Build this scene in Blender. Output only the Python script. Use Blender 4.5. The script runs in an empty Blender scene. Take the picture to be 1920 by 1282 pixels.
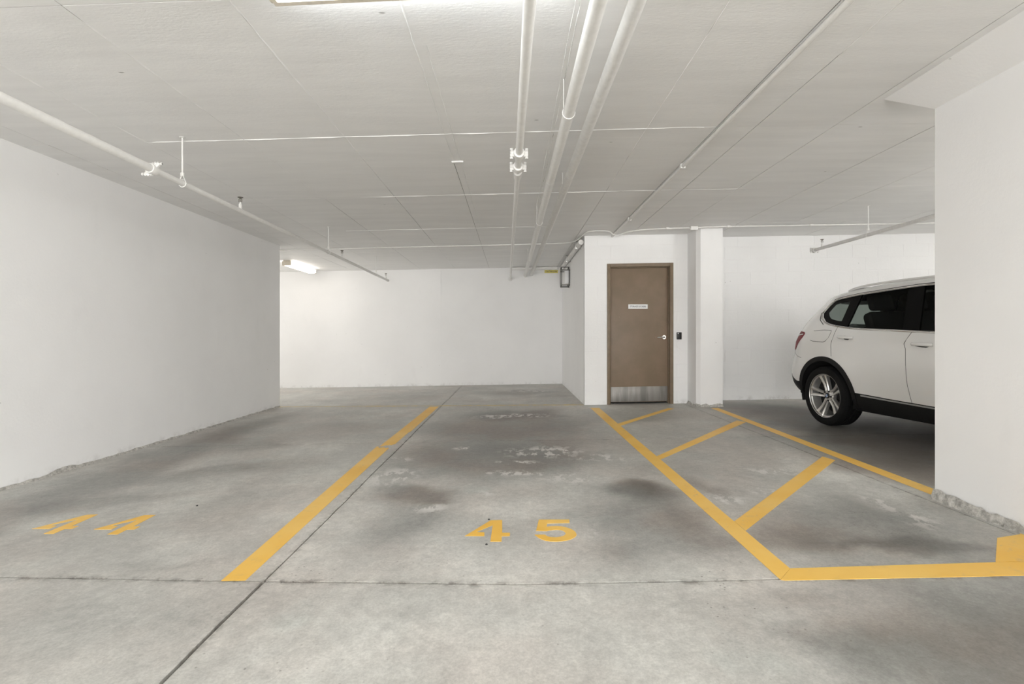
import bpy, bmesh, math, random
from mathutils import Vector, Matrix, Euler
from mathutils.geometry import delaunay_2d_cdt
import numpy as np
random.seed(7)
SC = bpy.context.scene
COL = SC.collection
S = 0.0167            # cross-fall of the slab: the garage floor and soffit rise 1.7 % to the right
HC = 2.56             # clear height
PI = math.pi

# ------------------------------------------------------------------ camera, world, exposure
cam_d = bpy.data.cameras.new('camera'); cam = bpy.data.objects.new('camera', cam_d); COL.objects.link(cam)
cam.location = (0, 0, 1.06); cam.rotation_euler = (PI/2, 0, 0)
cam_d.sensor_width = 36; cam_d.lens = 18.0; cam_d.shift_y = -11/1920; cam_d.clip_start = 0.05
SC.camera = cam
w = bpy.data.worlds.new('world'); SC.world = w; w.use_nodes = True
w.node_tree.nodes['Background'].inputs[0].default_value = (0.8, 0.85, 0.9, 1)
w.node_tree.nodes['Background'].inputs[1].default_value = 0.05
vs = SC.view_settings
vs.view_transform = 'Standard'; vs.look = 'None'; vs.gamma = 1; vs.use_curve_mapping = False
vs.exposure = 0.43
SC.cycles.max_bounces = 12; SC.cycles.diffuse_bounces = 6
SC.cycles.use_denoising = True; SC.cycles.adaptive_threshold = .03
LAMP = 15.0           # radiance of the fluorescent diffusers

# soft fill panel added unseen behind the camera to even out the room
dl = bpy.data.lights.new('added_front_fill', 'AREA'); dl.shape = 'RECTANGLE'; dl.size = 10; dl.size_y = 2.2; dl.energy = 720; dl.color = (1.0, 1.0, 1.0)
do = bpy.data.objects.new('added_front_fill', dl); COL.objects.link(do); do.location = (-3, -6.9, 1.16); do.rotation_euler = (PI/2+.2, 0, 0)

dr = bpy.data.lights.new('added_side_fill', 'AREA'); dr.shape = 'RECTANGLE'; dr.size = 6; dr.size_y = 2.2; dr.energy = 320; dr.color = (1.0, 1.0, 1.0)  # added fill panel out of view on the right, brightens the left wall
dq = bpy.data.objects.new('added_side_fill', dr); COL.objects.link(dq); dq.location = (8.9, -3.4, 1.3); dq.rotation_euler = (PI/2+.1, 0, PI/2)

da = bpy.data.lights.new('added_alcove_fill', 'AREA'); da.shape = 'RECTANGLE'; da.size = 2.7; da.size_y = 2.2; da.energy = 44; da.color = (1.0, .975, .94)  # added fill panel out of view, lifts the storage wall and far ceiling
dk = bpy.data.objects.new('added_alcove_fill', da); COL.objects.link(dk); dk.location = (-8.0, 9.75, 1.1); dk.rotation_euler = (PI/2+.15, 0, -PI/2)

# ------------------------------------------------------------------ node helper
class NT:
    def __init__(self, name):
        self.m = bpy.data.materials.new(name); self.m.use_nodes = True
        self.t = self.m.node_tree; self.t.nodes.clear()
        self.out = self.t.nodes.new('ShaderNodeOutputMaterial')
    def n(self, typ, props=None, **ins):
        nd = self.t.nodes.new(typ)
        for k, v in (props or {}).items(): setattr(nd, k, v)
        for k, v in ins.items():
            key = int(k[1:]) if k[0] == 'i' and k[1:].isdigit() else k.replace('_', ' ')
            s = nd.inputs[key]
            if isinstance(v, bpy.types.NodeSocket): self.t.links.new(v, s)
            else: s.default_value = v
        return nd
    def math(self, op, a, b=0.0, c=None, clamp=False):
        ins = dict(i0=a, i1=b)
        if c is not None: ins['i2'] = c
        return self.n('ShaderNodeMath', dict(operation=op, use_clamp=clamp), **ins).outputs[0]
    def mix(self, f, a, b, mode='MIX'):
        nd = self.n('ShaderNodeMix', dict(data_type='RGBA', blend_type=mode, clamp_factor=True))
        for k, v in ((0, f), (6, a), (7, b)):
            if isinstance(v, bpy.types.NodeSocket): self.t.links.new(v, nd.inputs[k])
            else: nd.inputs[k].default_value = v if k == 0 or len(v) == 4 else (*v, 1)
        return nd.outputs[2]
    def noise(self, vec, scale, detail=4, rough=0.55, dist=0.0):
        return self.n('ShaderNodeTexNoise', None, Vector=vec, Scale=scale, Detail=detail, Roughness=rough, Distortion=dist).outputs[0]
    def ramp(self, v, lo, hi, a=0.0, b=1.0):
        return self.n('ShaderNodeMapRange', dict(interpolation_type='SMOOTHSTEP'), Value=v, i1=lo, i2=hi, i3=a, i4=b).outputs[0]
    def pos(self): return self.n('ShaderNodeNewGeometry').outputs['Position']
    def scale(self, v, s):
        return self.n('ShaderNodeVectorMath', dict(operation='MULTIPLY'), i0=v, i1=s).outputs[0]
    def bump(self, h, strength, dist):
        return self.n('ShaderNodeBump', None, Strength=strength, Distance=dist, Height=h).outputs[0]
    def bsdf(self, col, rough=0.5, metal=0.0, normal=None, **kw):
        b = self.n('ShaderNodeBsdfPrincipled')
        for k, v in dict(Base_Color=col, Roughness=rough, Metallic=metal, Normal=normal, **kw).items():
            if v is None: continue
            s = b.inputs[k.replace('_', ' ')]
            if isinstance(v, bpy.types.NodeSocket): self.t.links.new(v, s)
            else: s.default_value = (*v, 1) if isinstance(v, tuple) and len(v) == 3 else v
        return b.outputs[0]
    def done(self, sh):
        self.t.links.new(sh, self.out.inputs[0]); return self.m

def lin(r, g, b):
    f = lambda c: (c/255/12.92) if c <= 10 else ((c/255+0.055)/1.055)**2.4
    return (f(r), f(g), f(b))

def plain(name, col, rough=0.5, metal=0.0, nscale=40.0, var=0.06, bump=0.0, **kw):
    t = NT(name); p = t.n('ShaderNodeTexCoord').outputs['Object']
    n = t.noise(p, nscale, 3)
    c = t.mix(t.ramp(n, .3, .7), tuple(x*(1-var) for x in col), tuple(min(1, x*(1+var)) for x in col))
    nm = t.bump(n, bump, 0.002) if bump else None
    return t.done(t.bsdf(c, rough, metal, nm, **kw))

# ------------------------------------------------------------------ materials
def wall_mat(name, col, grain=1.0):
    t = NT(name); p = t.pos()
    big = t.noise(p, 0.9, 4); fine = t.noise(p, 45, 5, .6); mid = t.noise(t.scale(p, (1, 1, .35)), 5, 4)
    c = t.mix(t.ramp(big, .3, .7), tuple(x*.955 for x in col), col)
    c = t.mix(t.ramp(mid, .60, .78, 0, .10), c, tuple(x*.80 for x in col))
    # pock marks and scuffs
    vo = t.n('ShaderNodeTexVoronoi', dict(feature='F1'), Vector=t.scale(p, (1, 1, 1.3)), Scale=5.0).outputs['Distance']
    sp = t.math('MULTIPLY', t.ramp(vo, .025, .055, 1, 0), t.ramp(t.noise(p, 1.7, 2), .52, .60, 0, .45))
    c = t.mix(sp, c, (.34, .33, .31))
    # grime near the floor
    sx = t.n('ShaderNodeSeparateXYZ', None, Vector=p)
    h = t.math('SUBTRACT', sx.outputs[2], t.math('MULTIPLY', sx.outputs[0], S))
    g = t.math('MULTIPLY', t.ramp(h, 0, .09, .35, 0), t.ramp(t.noise(p, 9, 5, .7), .46, .70))
    c = t.mix(g, c, (.26, .24, .21))
    nm = t.bump(t.math('ADD', fine, t.math('MULTIPLY', mid, .7)), .25*grain, .004)
    return t.done(t.bsdf(c, .62, 0, nm))
M = {}
M['wall'] = wall_mat('white_wall_paint', (.893, .889, .883))
M['block'] = wall_mat('white_block_paint', (.893, .890, .885), 2.2)
def ceil_mat():
    t = NT('painted_concrete_soffit'); p = t.pos()
    st = t.noise(t.scale(p, (.35, 2.4, 1)), 3.0, 5, .6); fine = t.noise(t.scale(p, (.5, 1.4, 1)), 60, 4, .65)
    base = (.85, .846, .834)
    c = t.mix(t.ramp(st, .3, .72), tuple(x*.965 for x in base), tuple(x*1.025 for x in base))
    vo = t.n('ShaderNodeTexVoronoi', dict(feature='F1'), Vector=p, Scale=6.5).outputs['Distance']
    spots = t.math('MULTIPLY', t.ramp(vo, .03, .06, 1, 0), t.ramp(t.noise(p, 2.1, 2), .5, .56, 0, .6))
    c = t.mix(spots, c, (.80, .79, .77))
    vo2 = t.n('ShaderNodeTexVoronoi', dict(feature='F1'), Vector=t.scale(p, (.6, 1.5, 1)), Scale=4.1).outputs['Distance']
    sp2 = t.math('MULTIPLY', t.ramp(vo2, .02, .05, 1, 0), t.ramp(t.noise(p, 1.3, 2), .54, .60, 0, .75))
    c = t.mix(sp2, c, (.20, .19, .17))
    nm = t.bump(t.math('ADD', fine, t.math('MULTIPLY', st, 1.2)), .35, .004)
    return t.done(t.bsdf(c, .6, 0, nm))
M['ceiling'] = ceil_mat()
M['joint'] = plain('dark_joint_concrete', (.20, .19, .175), .9)  # dark concrete backing visible through the open joints
M['pipe'] = plain('white_pipe_paint', (.80, .79, .765), .38, 0, 25, .03)
M['pipe_grey'] = plain('soffit_coloured_pipe_paint', (.76, .75, .73), .5, 0, 25, .04)
M['steel'] = plain('galvanised_steel', (.45, .44, .42), .4, .8, 60, .15)
M['brass'] = plain('dull_brass_sprinkler', (.16, .145, .12), .45, .6, 60, .15)
M['housing'] = plain('cream_lamp_housing', (.72, .66, .56), .5)
M['frame'] = plain('brown_door_frame_paint', lin(122, 106, 86), .5, 0, 18, .07)
M['wire'] = plain('dark_wire_cage', (.10, .10, .09), .45, .5)
M['black'] = plain('black_plastic', (.012, .012, .012), .4)
M['white_sign'] = plain('white_sign_plastic', (.88, .88, .88), .4, 0, 30, .02)
M['ink'] = plain('sign_ink', (.05, .05, .07), .6)
M['yellow_sign'] = plain('yellow_marker', (.72, .62, .13), .5)
M['rough'] = None

def door_mat():
    t = NT('brown_door_paint'); p = t.pos()
    n = t.noise(p, 3.2, 4); f = t.noise(p, 70, 4, .6)
    c = t.mix(t.ramp(n, .3, .7), lin(134, 115, 96), lin(124, 107, 87))
    c = t.mix(t.ramp(t.noise(t.scale(p, (1, 1, .5)), 26, 3), .68, .76, 0, .5), c, lin(148, 131, 110))
    return t.done(t.bsdf(c, .5, 0, t.bump(f, .2, .002)))
M['door'] = door_mat()
def kick_mat():
    t = NT('scuffed_stainless'); p = t.pos()
    n = t.noise(t.scale(p, (9, 9, .8)), 1.2, 4); s = t.noise(p, 55, 5, .7)
    c = t.mix(t.ramp(n, .35, .65), (.20, .192, .18), (.33, .315, .295))
    c = t.mix(t.ramp(s, .58, .72, 0, .35), c, (.42, .40, .38))
    return t.done(t.bsdf(c, t.ramp(s, .3, .7, .42, .62), .6))
M['kick'] = kick_mat()

def lamp_mat(name, col, k):
    t = NT(name); e = t.n('ShaderNodeEmission', None, Color=(*col, 1), Strength=LAMP*k)
    return t.done(e.outputs[0])
M['lamp_cool'] = lamp_mat('cool_fluorescent', (.92, .96, 1.0), .8)
M['lamp_neutral'] = lamp_mat('neutral_fluorescent', (1.0, .99, .975), 1.0)
M['lamp_warm'] = lamp_mat('warm_fluorescent', (1.0, .93, .84), .42)
M['lamp_strong'] = lamp_mat('strong_fluorescent', (1.0, .985, .95), 2.2)

# ---- floor concrete: stains, polish and scuffs have shapes of their own; the car's shade is painted in too
# (x, y, rx, ry, rotation deg, amount) ; amount <1 darkens, >1 lightens
STAINS_SHADE = [
    (0.05, 5.9, 1.25, 1.75, 0, .62), (0.1, 7.0, .85, .45, 0, .72), (-.1, 4.6, .95, .7, 8, .78),
    (-.62, 3.42, .36, .36, 20, .58), (.85, 3.42, .28, .34, -10, .46), (.72, 2.88, .42, .40, 0, .70), (-.05, 4.35, 1.05, .62, 4, .78), (1.0, 3.0, .22, .7, 0, .80), (-.55, 2.95, .30, .32, 35, .84), (-.42, 3.22, .13, .10, 0, .82),
    (.78, 2.5, .5, .16, 0, .80), (-.38, 3.25, .14, .12, 0, .80), (-.45, 2.95, .25, .3, 30, .88),
    (.35, 4.1, .4, .3, 0, .90), (-.75, 5.3, .32, .9, 0, .88),
    (1.9, 2.75, .80, .62, 20, .66), (2.0, 2.42, .55, .10, -6, .62), (1.42, 2.55, .35, .30, 0, .74), (1.9, 4.6, .85, 1.5, -14, .82), (1.4, 3.65, .20, .36, 12, .72),
    (1.6, 6.6, .7, .7, 0, .82), (1.65, 1.55, .70, .60, 20, .56), (2.6, 1.7, .9, .9, 0, .56), (1.2, 1.75, .25, .16, -20, .80), (1.15, 2.02, .22, .10, 0, .80),
    (3.65, 5.4, 1.15, 2.7, 0, .33), (3.4, 7.2, .8, .6, 0, .72), (3.0, 3.9, .35, .6, -10, .72),  # first entry paints the shade under and beside the car into the floor
    (-3.15, 4.4, .42, 2.6, 2, .72), (-3.1, 6.4, .35, 1.5, 0, .80), (-2.35, 4.1, .60, .26, 28, .76), (-1.95, 4.3, .32, .5, -25, .86),
    (-1.75, 3.2, .28, .5, -30, .86), (-2.6, 5.2, .5, .5, 0, .82), (-2.2, 6.0, .6, .8, 0, .85), (-1.62, 2.46, .30, .05, 10, .82), (-2.7, 3.35, .8, .18, 14, .80),
    (-3.0, 2.6, .4, .5, 0, .86), (-2.0, 1.95, .5, .2, 0, .90), (.15, 9.6, 1.1, .55, 0, .76), (.75, 8.9, .45, .3, 0, .84), (-1.9, 9.1, .9, .35, 0, .88), (-3.0, 8.8, .9, .3, 0, .90),
    (-.2, 2.35, .9, .28, 0, 1.10), (-.4, 1.75, .9, .5, 0, 1.08), (.1, 3.15, .30, .24, 0, 1.12), (-.95, 2.75, .25, .5, 0, 1.12), (1.02, 2.22, .24, .08, 0, 1.10), (2.45, 4.1, .22, .9, -8, 1.18),
    (-1.6, 7.2, .7, .6, 0, 1.06), (2.35, 3.0, .16, .5, -8, 1.15),
]
SCUFFS = [(-.92, 3.92, .24, .30, 0), (-.98, 4.45, .14, .10, 0), (.30, 4.68, .42, .24, 0), (.05, 3.95, .32, .08, -8), (.05, 4.3, .25, .06, 0), (.80, 4.4, .35, .12, -12), (.42, 3.8, .22, .16, 0),
    (1.36, 3.26, .19, .10, -8), (1.68, 3.42, .14, .07, 20), (-.52, 3.2, .12, .09, 0), (-.18, 3.45, .11, .05, 0), (.42, 2.74, .07, .05, 0), (-.45, 4.85, .10, .09, 0), (.0, 6.8, .6, .22, 0),
    (2.3, 3.15, .12, .5, -8), (.35, 9.8, .5, .2, 0), (2.05, 3.9, .3, .12, 0)]
def floor_mat():
    t = NT('worn_garage_concrete'); p = t.pos()
    tone = t.n('ShaderNodeAttribute', dict(attribute_name='wear_shade')).outputs['Fac']
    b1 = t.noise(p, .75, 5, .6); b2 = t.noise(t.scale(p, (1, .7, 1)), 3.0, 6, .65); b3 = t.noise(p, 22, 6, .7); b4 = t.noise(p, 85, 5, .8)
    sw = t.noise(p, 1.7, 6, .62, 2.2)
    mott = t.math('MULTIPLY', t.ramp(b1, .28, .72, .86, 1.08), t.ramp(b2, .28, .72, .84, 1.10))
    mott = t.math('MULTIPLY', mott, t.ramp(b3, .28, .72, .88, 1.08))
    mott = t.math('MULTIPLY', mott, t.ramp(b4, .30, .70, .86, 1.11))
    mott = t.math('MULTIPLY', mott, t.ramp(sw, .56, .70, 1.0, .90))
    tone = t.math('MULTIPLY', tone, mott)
    # brown against grey tint
    tint = t.mix(t.ramp(t.noise(p, 1.1, 4), .38, .66), (.560, .555, .520), (.565, .535, .495))
    tint = t.mix(t.ramp(t.noise(p, 1.9, 3), .58, .72, 0, .6), tint, (.555, .572, .535))
    wr = t.n('ShaderNodeAttribute', dict(attribute_name='wear_shade')).outputs['Fac']
    tint = t.mix(t.math('MULTIPLY', t.ramp(wr, .92, .55), t.ramp(t.noise(p, 1.15, 3), .44, .58, 0, .8)), tint, (.56, .495, .44))
    col = t.n('ShaderNodeVectorMath', dict(operation='SCALE'), i0=tint); t.t.links.new(tone, col.inputs['Scale']); col = col.outputs[0]
    # grit specks
    vo = t.n('ShaderNodeTexVoronoi', dict(feature='F1'), Vector=p, Scale=26.0).outputs['Distance']
    grit = t.math('MULTIPLY', t.ramp(vo, .05, .15, 1, 0), t.ramp(t.noise(p, 1.6, 3), .48, .64, 0, .75))
    col = t.mix(grit, col, (.16, .145, .125))
    # broken dirt along the saw joints
    sx = t.n('ShaderNodeSeparateXYZ', None, Vector=p)
    rag = t.noise(p, 14, 5, .7)
    for sock, v, wd, k in ((1, 2.184, .04, .72), (0, -1.09, .035, .5), (1, 5.18, .03, .35), (0, 2.58, .035, .45)):
        d = t.math('ABSOLUTE', t.math('SUBTRACT', t.math('ADD', sx.outputs[sock], t.math('MINIMUM', t.math('MULTIPLY', sx.outputs[0], .064), 0.0)) if v == 2.184 else sx.outputs[sock], v))
        f = t.math('MULTIPLY', t.ramp(d, .004, wd, k, 0), t.ramp(rag, .44, .64))
        col = t.mix(f, col, (.17, .15, .13))
    # white paint and lime scuffs
    msk = t.math('MULTIPLY', t.ramp(t.noise(t.scale(p, (1, .55, 1)), 10, 6, .72), .49, .56), 1.0)
    tot = t.n('ShaderNodeAttribute', dict(attribute_name='scuff')).outputs['Fac']
    sc = t.math('MULTIPLY', t.math('MULTIPLY', tot, msk), .95)
    thin = t.math('MULTIPLY', t.ramp(t.noise(t.scale(p, (1.6, .7, 1)), 4.5, 8, .75, .5), .64, .70), .16)
    sc = t.math('MAXIMUM', sc, thin)
    col = t.mix(sc, col, (.66, .64, .61))
    rough = t.ramp(t.math('ADD', b2, t.math('MULTIPLY', tone, .3)), .4, 1.1, .42, .62)
    h = t.math('ADD', t.math('MULTIPLY', b3, 1.0), t.math('MULTIPLY', b4, .5))
    return t.done(t.bsdf(col, rough, 0, t.bump(h, .22, .003), Specular_IOR_Level=.35))
M['floor'] = floor_mat()
def rough_mat():
    t = NT('bare_rough_concrete'); p = t.pos()
    n = t.noise(p, 28, 6, .75); c = t.mix(t.ramp(n, .35, .65), (.30, .29, .265), (.62, .60, .56))
    return t.done(t.bsdf(c, .9, 0, t.bump(n, .7, .01)))
M['rough'] = rough_mat()
def paint_mat():
    t = NT('yellow_line_paint'); p = t.pos()
    n = t.noise(p, 2.0, 4); f = t.noise(p, 38, 6, .72)
    c = t.mix(t.ramp(n, .3, .7), (.87, .50, .065), (.90, .58, .14))
    c = t.mix(t.ramp(t.noise(p, 7, 5, .7), .56, .74, 0, .55), c, (.66, .44, .17))
    chip = t.math('MULTIPLY', t.ramp(f, .60, .66), t.ramp(t.noise(p, 1.6, 3), .50, .66))
    sh = t.n('ShaderNodeMixShader')
    t.t.links.new(chip, sh.inputs[0]); t.t.links.new(t.bsdf(c, .5, 0, t.bump(f, .15, .002)), sh.inputs[1])
    t.t.links.new(t.bsdf((.40, .38, .35), .6), sh.inputs[2])
    return t.done(sh.outputs[0])
M['paint'] = paint_mat()
def faded_mat():
    t = NT('faded_yellow_paint'); p = t.pos()
    f = t.noise(p, 9, 6, .7)
    c = t.mix(t.ramp(f, .35, .62), (.62, .48, .17), (.47, .43, .35))
    return t.done(t.bsdf(c, .55))
M['faded'] = faded_mat()
# car
def carpaint():
    t = NT('white_car_paint'); p = t.n('ShaderNodeTexCoord').outputs['Object']
    n = t.noise(p, 3, 2); c = t.mix(n, (.79, .79, .78), (.82, .815, .80))
    return t.done(t.bsdf(c, .28, 0, None, Coat_Weight=.8, Coat_Roughness=.06))
M['car'] = carpaint()
M['clad'] = plain('black_cladding', (.009, .009, .009), .6, 0, 90, .2, Specular_IOR_Level=.25)
M['gloss_black'] = plain('gloss_black_pillar', (.004, .004, .004), .3, Specular_IOR_Level=.06)
M['chrome'] = plain('satin_trim', (.72, .71, .69), .22, .9)
M['sill'] = plain('sill_strip', (.34, .34, .33), .4)
M['seam'] = plain('panel_gap', (.10, .10, .10), .8)
M['tyre'] = plain('tyre_rubber', (.007, .007, .007), .8, 0, 80, .3, .3, Specular_IOR_Level=.2)
M['alloy'] = plain('silver_alloy', (.66, .65, .63), .3, .75, 30, .05)
M['dark'] = plain('dark_cavity', (.008, .008, .008), .8)
M['cloth'] = plain('black_upholstery', (.02, .02, .02), .7, 0, 60, .2)
M['blue'] = plain('roundel_blue', (.05, .18, .5), .3)
M['headlamp'] = plain('headlamp_lens', (.6, .62, .64), .1, .2)
def red_mat():
    t = NT('red_lamp_lens'); p = t.n('ShaderNodeTexCoord').outputs['Object']
    n = t.noise(p, 40, 2); c = t.mix(n, (.26, .030, .036), (.17, .022, .028))
    return t.done(t.bsdf(c, .4, 0, None, Specular_IOR_Level=.12))
M['red'] = red_mat()
def glass_mat():
    t = NT('tinted_glass'); p = t.n('ShaderNodeTexCoord').outputs['Object']
    lw = t.n('ShaderNodeLayerWeight', None, Blend=.5).outputs['Facing']
    tr = t.n('ShaderNodeBsdfTransparent', None, Color=(.46, .50, .48, 1)).outputs[0]
    gl = t.n('ShaderNodeBsdfGlossy', None, Color=(1, 1, 1, 1), Roughness=.02).outputs[0]
    mx = t.n('ShaderNodeMixShader'); t.t.links.new(t.ramp(lw, .4, 1.0, .012, .16), mx.inputs[0]); t.t.links.new(tr, mx.inputs[1]); t.t.links.new(gl, mx.inputs[2])
    return t.done(mx.outputs[0])
M['glass'] = glass_mat()

# ------------------------------------------------------------------ mesh helpers
def put(name, verts, faces, mat, parent=None, smooth=False, loc=None, **props):
    me = bpy.data.meshes.new(name); me.from_pydata([tuple(v) for v in verts], [], faces); me.validate(); me.update()
    if mat: me.materials.append(mat)
    o = bpy.data.objects.new(name, me); COL.objects.link(o)
    if parent: o.parent = parent
    if loc: o.location = loc
    if smooth:
        me.polygons.foreach_set('use_smooth', [True]*len(me.polygons))
    for k, v in props.items(): o[k] = v
    return o
def empty(name, loc, rz=0, **props):
    o = bpy.data.objects.new(name, None); COL.objects.link(o); o.location = loc; o.rotation_euler = (0, 0, rz); o.empty_display_size = .1
    for k, v in props.items(): o[k] = v
    return o
class MB:
    def __init__(s): s.v = []; s.f = []
    def add(s, vs, fs):
        b = len(s.v); s.v += [tuple(v) for v in vs]; s.f += [tuple(b+i for i in f) for f in fs]; return s
    def box(s, x0, x1, y0, y1, z0, z1, ch=0.0):
        if ch <= 0:
            vs = [(x, y, z) for z in (z0, z1) for x, y in ((x0, y0), (x1, y0), (x1, y1), (x0, y1))]
            return s.add(vs, [(3, 2, 1, 0), (4, 5, 6, 7), (0, 1, 5, 4), (1, 2, 6, 5), (2, 3, 7, 6), (3, 0, 4, 7)])
        bm = bmesh.new(); bmesh.ops.create_cube(bm, size=1)
        for v in bm.verts: v.co = Vector((x0+(v.co.x+.5)*(x1-x0), y0+(v.co.y+.5)*(y1-y0), z0+(v.co.z+.5)*(z1-z0)))
        bmesh.ops.bevel(bm, geom=list(bm.edges), offset=ch, segments=2, affect='EDGES', profile=.5)
        bm.verts.index_update()
        s.add([v.co[:] for v in bm.verts], [[v.index for v in f.verts] for f in bm.faces]); bm.free(); return s
    def prism(s, poly, z0, z1):
        n = len(poly); vs = [(x, y, z0) for x, y in poly]+[(x, y, z1) for x, y in poly]
        a = sum(poly[i][0]*poly[(i+1) % n][1]-poly[(i+1) % n][0]*poly[i][1] for i in range(n))
        fs = [tuple(range(n, 2*n)), tuple(range(n-1, -1, -1))]+[(i, (i+1) % n, n+(i+1) % n, n+i) for i in range(n)]
        if a < 0: fs = [f[::-1] for f in fs]
        return s.add(vs, fs)
    def tube(s, path, r, n=12, cap=True, closed=False):
        P = [Vector(p) for p in path]; m = len(P); rings = []
        prev = None
        rr = r if isinstance(r, (list, tuple)) else [r]*m
        for i, p in enumerate(P):
            if closed: t = (P[(i+1) % m]-P[i-1])
            else: t = (P[min(i+1, m-1)]-P[max(i-1, 0)])
            t.normalize()
            if prev is None:
                a = Vector((0, 0, 1)) if abs(t.z) < .9 else Vector((1, 0, 0))
                prev = t.cross(a).normalized()
            u = (prev-t*prev.dot(t)).normalized(); vv = t.cross(u); prev = u
            rings.append([p+(u*math.cos(2*PI*k/n)+vv*math.sin(2*PI*k/n))*rr[i] for k in range(n)])
        vs = [q for R in rings for q in R]; fs = []
        for i in range(m if closed else m-1):
            j = (i+1) % m
            for k in range(n): fs.append((i*n+k, i*n+(k+1) % n, j*n+(k+1) % n, j*n+k))
        if cap and not closed: fs += [tuple(range(n-1, -1, -1)), tuple(range((m-1)*n, m*n))]
        return s.add(vs, fs)
    def lathe(s, prof, n=32, axis='z', c=(0, 0, 0), closed=False):
        vs = []; m = len(prof)
        for k in range(n):
            a = 2*PI*k/n; ca, sa = math.cos(a), math.sin(a)
            for r, h in prof:
                q = {'z': (r*ca, r*sa, h), 'x': (h, r*ca, r*sa), 'y': (r*sa, h, r*ca)}[axis]
                vs.append((q[0]+c[0], q[1]+c[1], q[2]+c[2]))
        fs = []
        for k in range(n):
            l = (k+1) % n
            for i in range(m if closed else m-1):
                j = (i+1) % m
                fs.append((k*m+i, l*m+i, l*m+j, k*m+j))
        return s.add(vs, fs)
    def slope(s):
        s.v = [(x, y, z+S*x) for x, y, z in s.v]; return s
    def put(s, name, mat, parent=None, smooth=False, **props): return put(name, s.v, s.f, mat, parent, smooth, **props)
def autosmooth(o, ang=35):
    me = o.data
    bm = bmesh.new(); bm.from_mesh(me)
    bmesh.ops.recalc_face_normals(bm, faces=bm.faces)
    for e in bm.edges: e.smooth = not (len(e.link_faces) == 2 and e.calc_face_angle(0) > math.radians(ang))
    for f in bm.faces: f.smooth = True
    bm.to_mesh(me); bm.free(); return o
def copy_part(src, parent, loc=None):
    o = src.copy(); COL.objects.link(o); o.parent = parent
    if loc: o.location = loc
    return o
def copy_tree(src, loc, **props):
    r = src.copy(); COL.objects.link(r); r.location = loc
    for k, v in props.items(): r[k] = v
    for ch in list(src.children):
        c = ch.copy(); COL.objects.link(c); c.parent = r
        for g in list(ch.children):
            d = g.copy(); COL.objects.link(d); d.parent = c
    return r
def text_mesh(name, body, size, mat, parent, loc, rot, bold=0.0, width=None):
    cu = bpy.data.curves.new('lettering', 'FONT'); cu.body = body; cu.size = size; cu.align_x = 'CENTER'; cu.align_y = 'CENTER'; cu.extrude = .0006; cu.offset = bold; cu.resolution_u = 2
    ob = bpy.data.objects.new('lettering', cu); COL.objects.link(ob)
    dg = bpy.context.evaluated_depsgraph_get(); me = bpy.data.meshes.new_from_object(ob.evaluated_get(dg)); me.name = name
    bpy.data.objects.remove(ob)
    me.materials.clear(); me.materials.append(mat)
    if width:
        xs = [v.co.x for v in me.vertices]; k = width/(max(xs)-min(xs))
        for v in me.vertices: v.co.x *= k
    o = bpy.data.objects.new(name, me); COL.objects.link(o); o.parent = parent; o.location = loc; o.rotation_euler = rot
    return o

# ------------------------------------------------------------------ floor slabs
floor = MB().box(-8.2, 9.2, -7.2, 11.6, -.16, -.022).slope().put('floor', M['joint'], kind='structure')
XE = [-8.2, -1.09, 2.58, 9.2]; YE = [-7.2, -.9, 2.22, 5.18, 11.6]
rng = np.random.default_rng(11)
def vnoise(x, y, sc, oct=4, seed=0):                     # smooth lattice noise, -1..1
    out = 0; amp = 1; tot = 0
    for o in range(oct):
        r = np.random.default_rng(seed*17+o); tab = r.uniform(-1, 1, (256, 256))
        u, v = x*sc*2**o+37.3*o, y*sc*2**o+11.7*o
        i, j = np.floor(u).astype(int), np.floor(v).astype(int); f, g_ = u-i, v-j
        f, g_ = f*f*(3-2*f), g_*g_*(3-2*g_); i, j = i % 255, j % 255
        out = out+amp*((tab[i, j]*(1-f)+tab[i+1, j]*f)*(1-g_)+(tab[i, j+1]*(1-f)+tab[i+1, j+1]*f)*g_)
        tot += amp; amp *= .55
    return out/tot
def blobs(L, x, y, lo, hi):
    for (cx, cy, rx, ry, rot, *a) in L:
        c_, s_ = math.cos(math.radians(rot)), math.sin(math.radians(rot))
        dx, dy = x-cx, y-cy
        d = np.hypot((dx*c_+dy*s_)/rx, (-dx*s_+dy*c_)/ry)
        k = np.clip((d-lo)/(hi-lo), 0, 1); k = 1-k*k*(3-2*k)
        yield k, (a[0] if a else 1)
def wear_shade_at(x, y):
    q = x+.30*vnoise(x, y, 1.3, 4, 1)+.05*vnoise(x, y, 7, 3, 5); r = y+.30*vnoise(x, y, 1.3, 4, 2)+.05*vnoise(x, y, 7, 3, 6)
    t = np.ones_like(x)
    for k, a in blobs(STAINS_SHADE, q, r, .3, 1.2): t *= 1+(a-1)*k*(1.18 if a < 1 else 1)
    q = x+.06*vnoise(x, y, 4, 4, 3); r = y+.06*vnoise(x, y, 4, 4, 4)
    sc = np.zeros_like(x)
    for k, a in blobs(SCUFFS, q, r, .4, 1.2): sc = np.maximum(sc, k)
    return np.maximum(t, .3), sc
def joint(q, seed, amp=.004):
    return amp*np.sin(q*3.1+seed)*.6+amp*vnoise(np.asarray(q)*1.0, np.full(len(q), seed*3.7), 6, 3, seed)
g = .004
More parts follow.
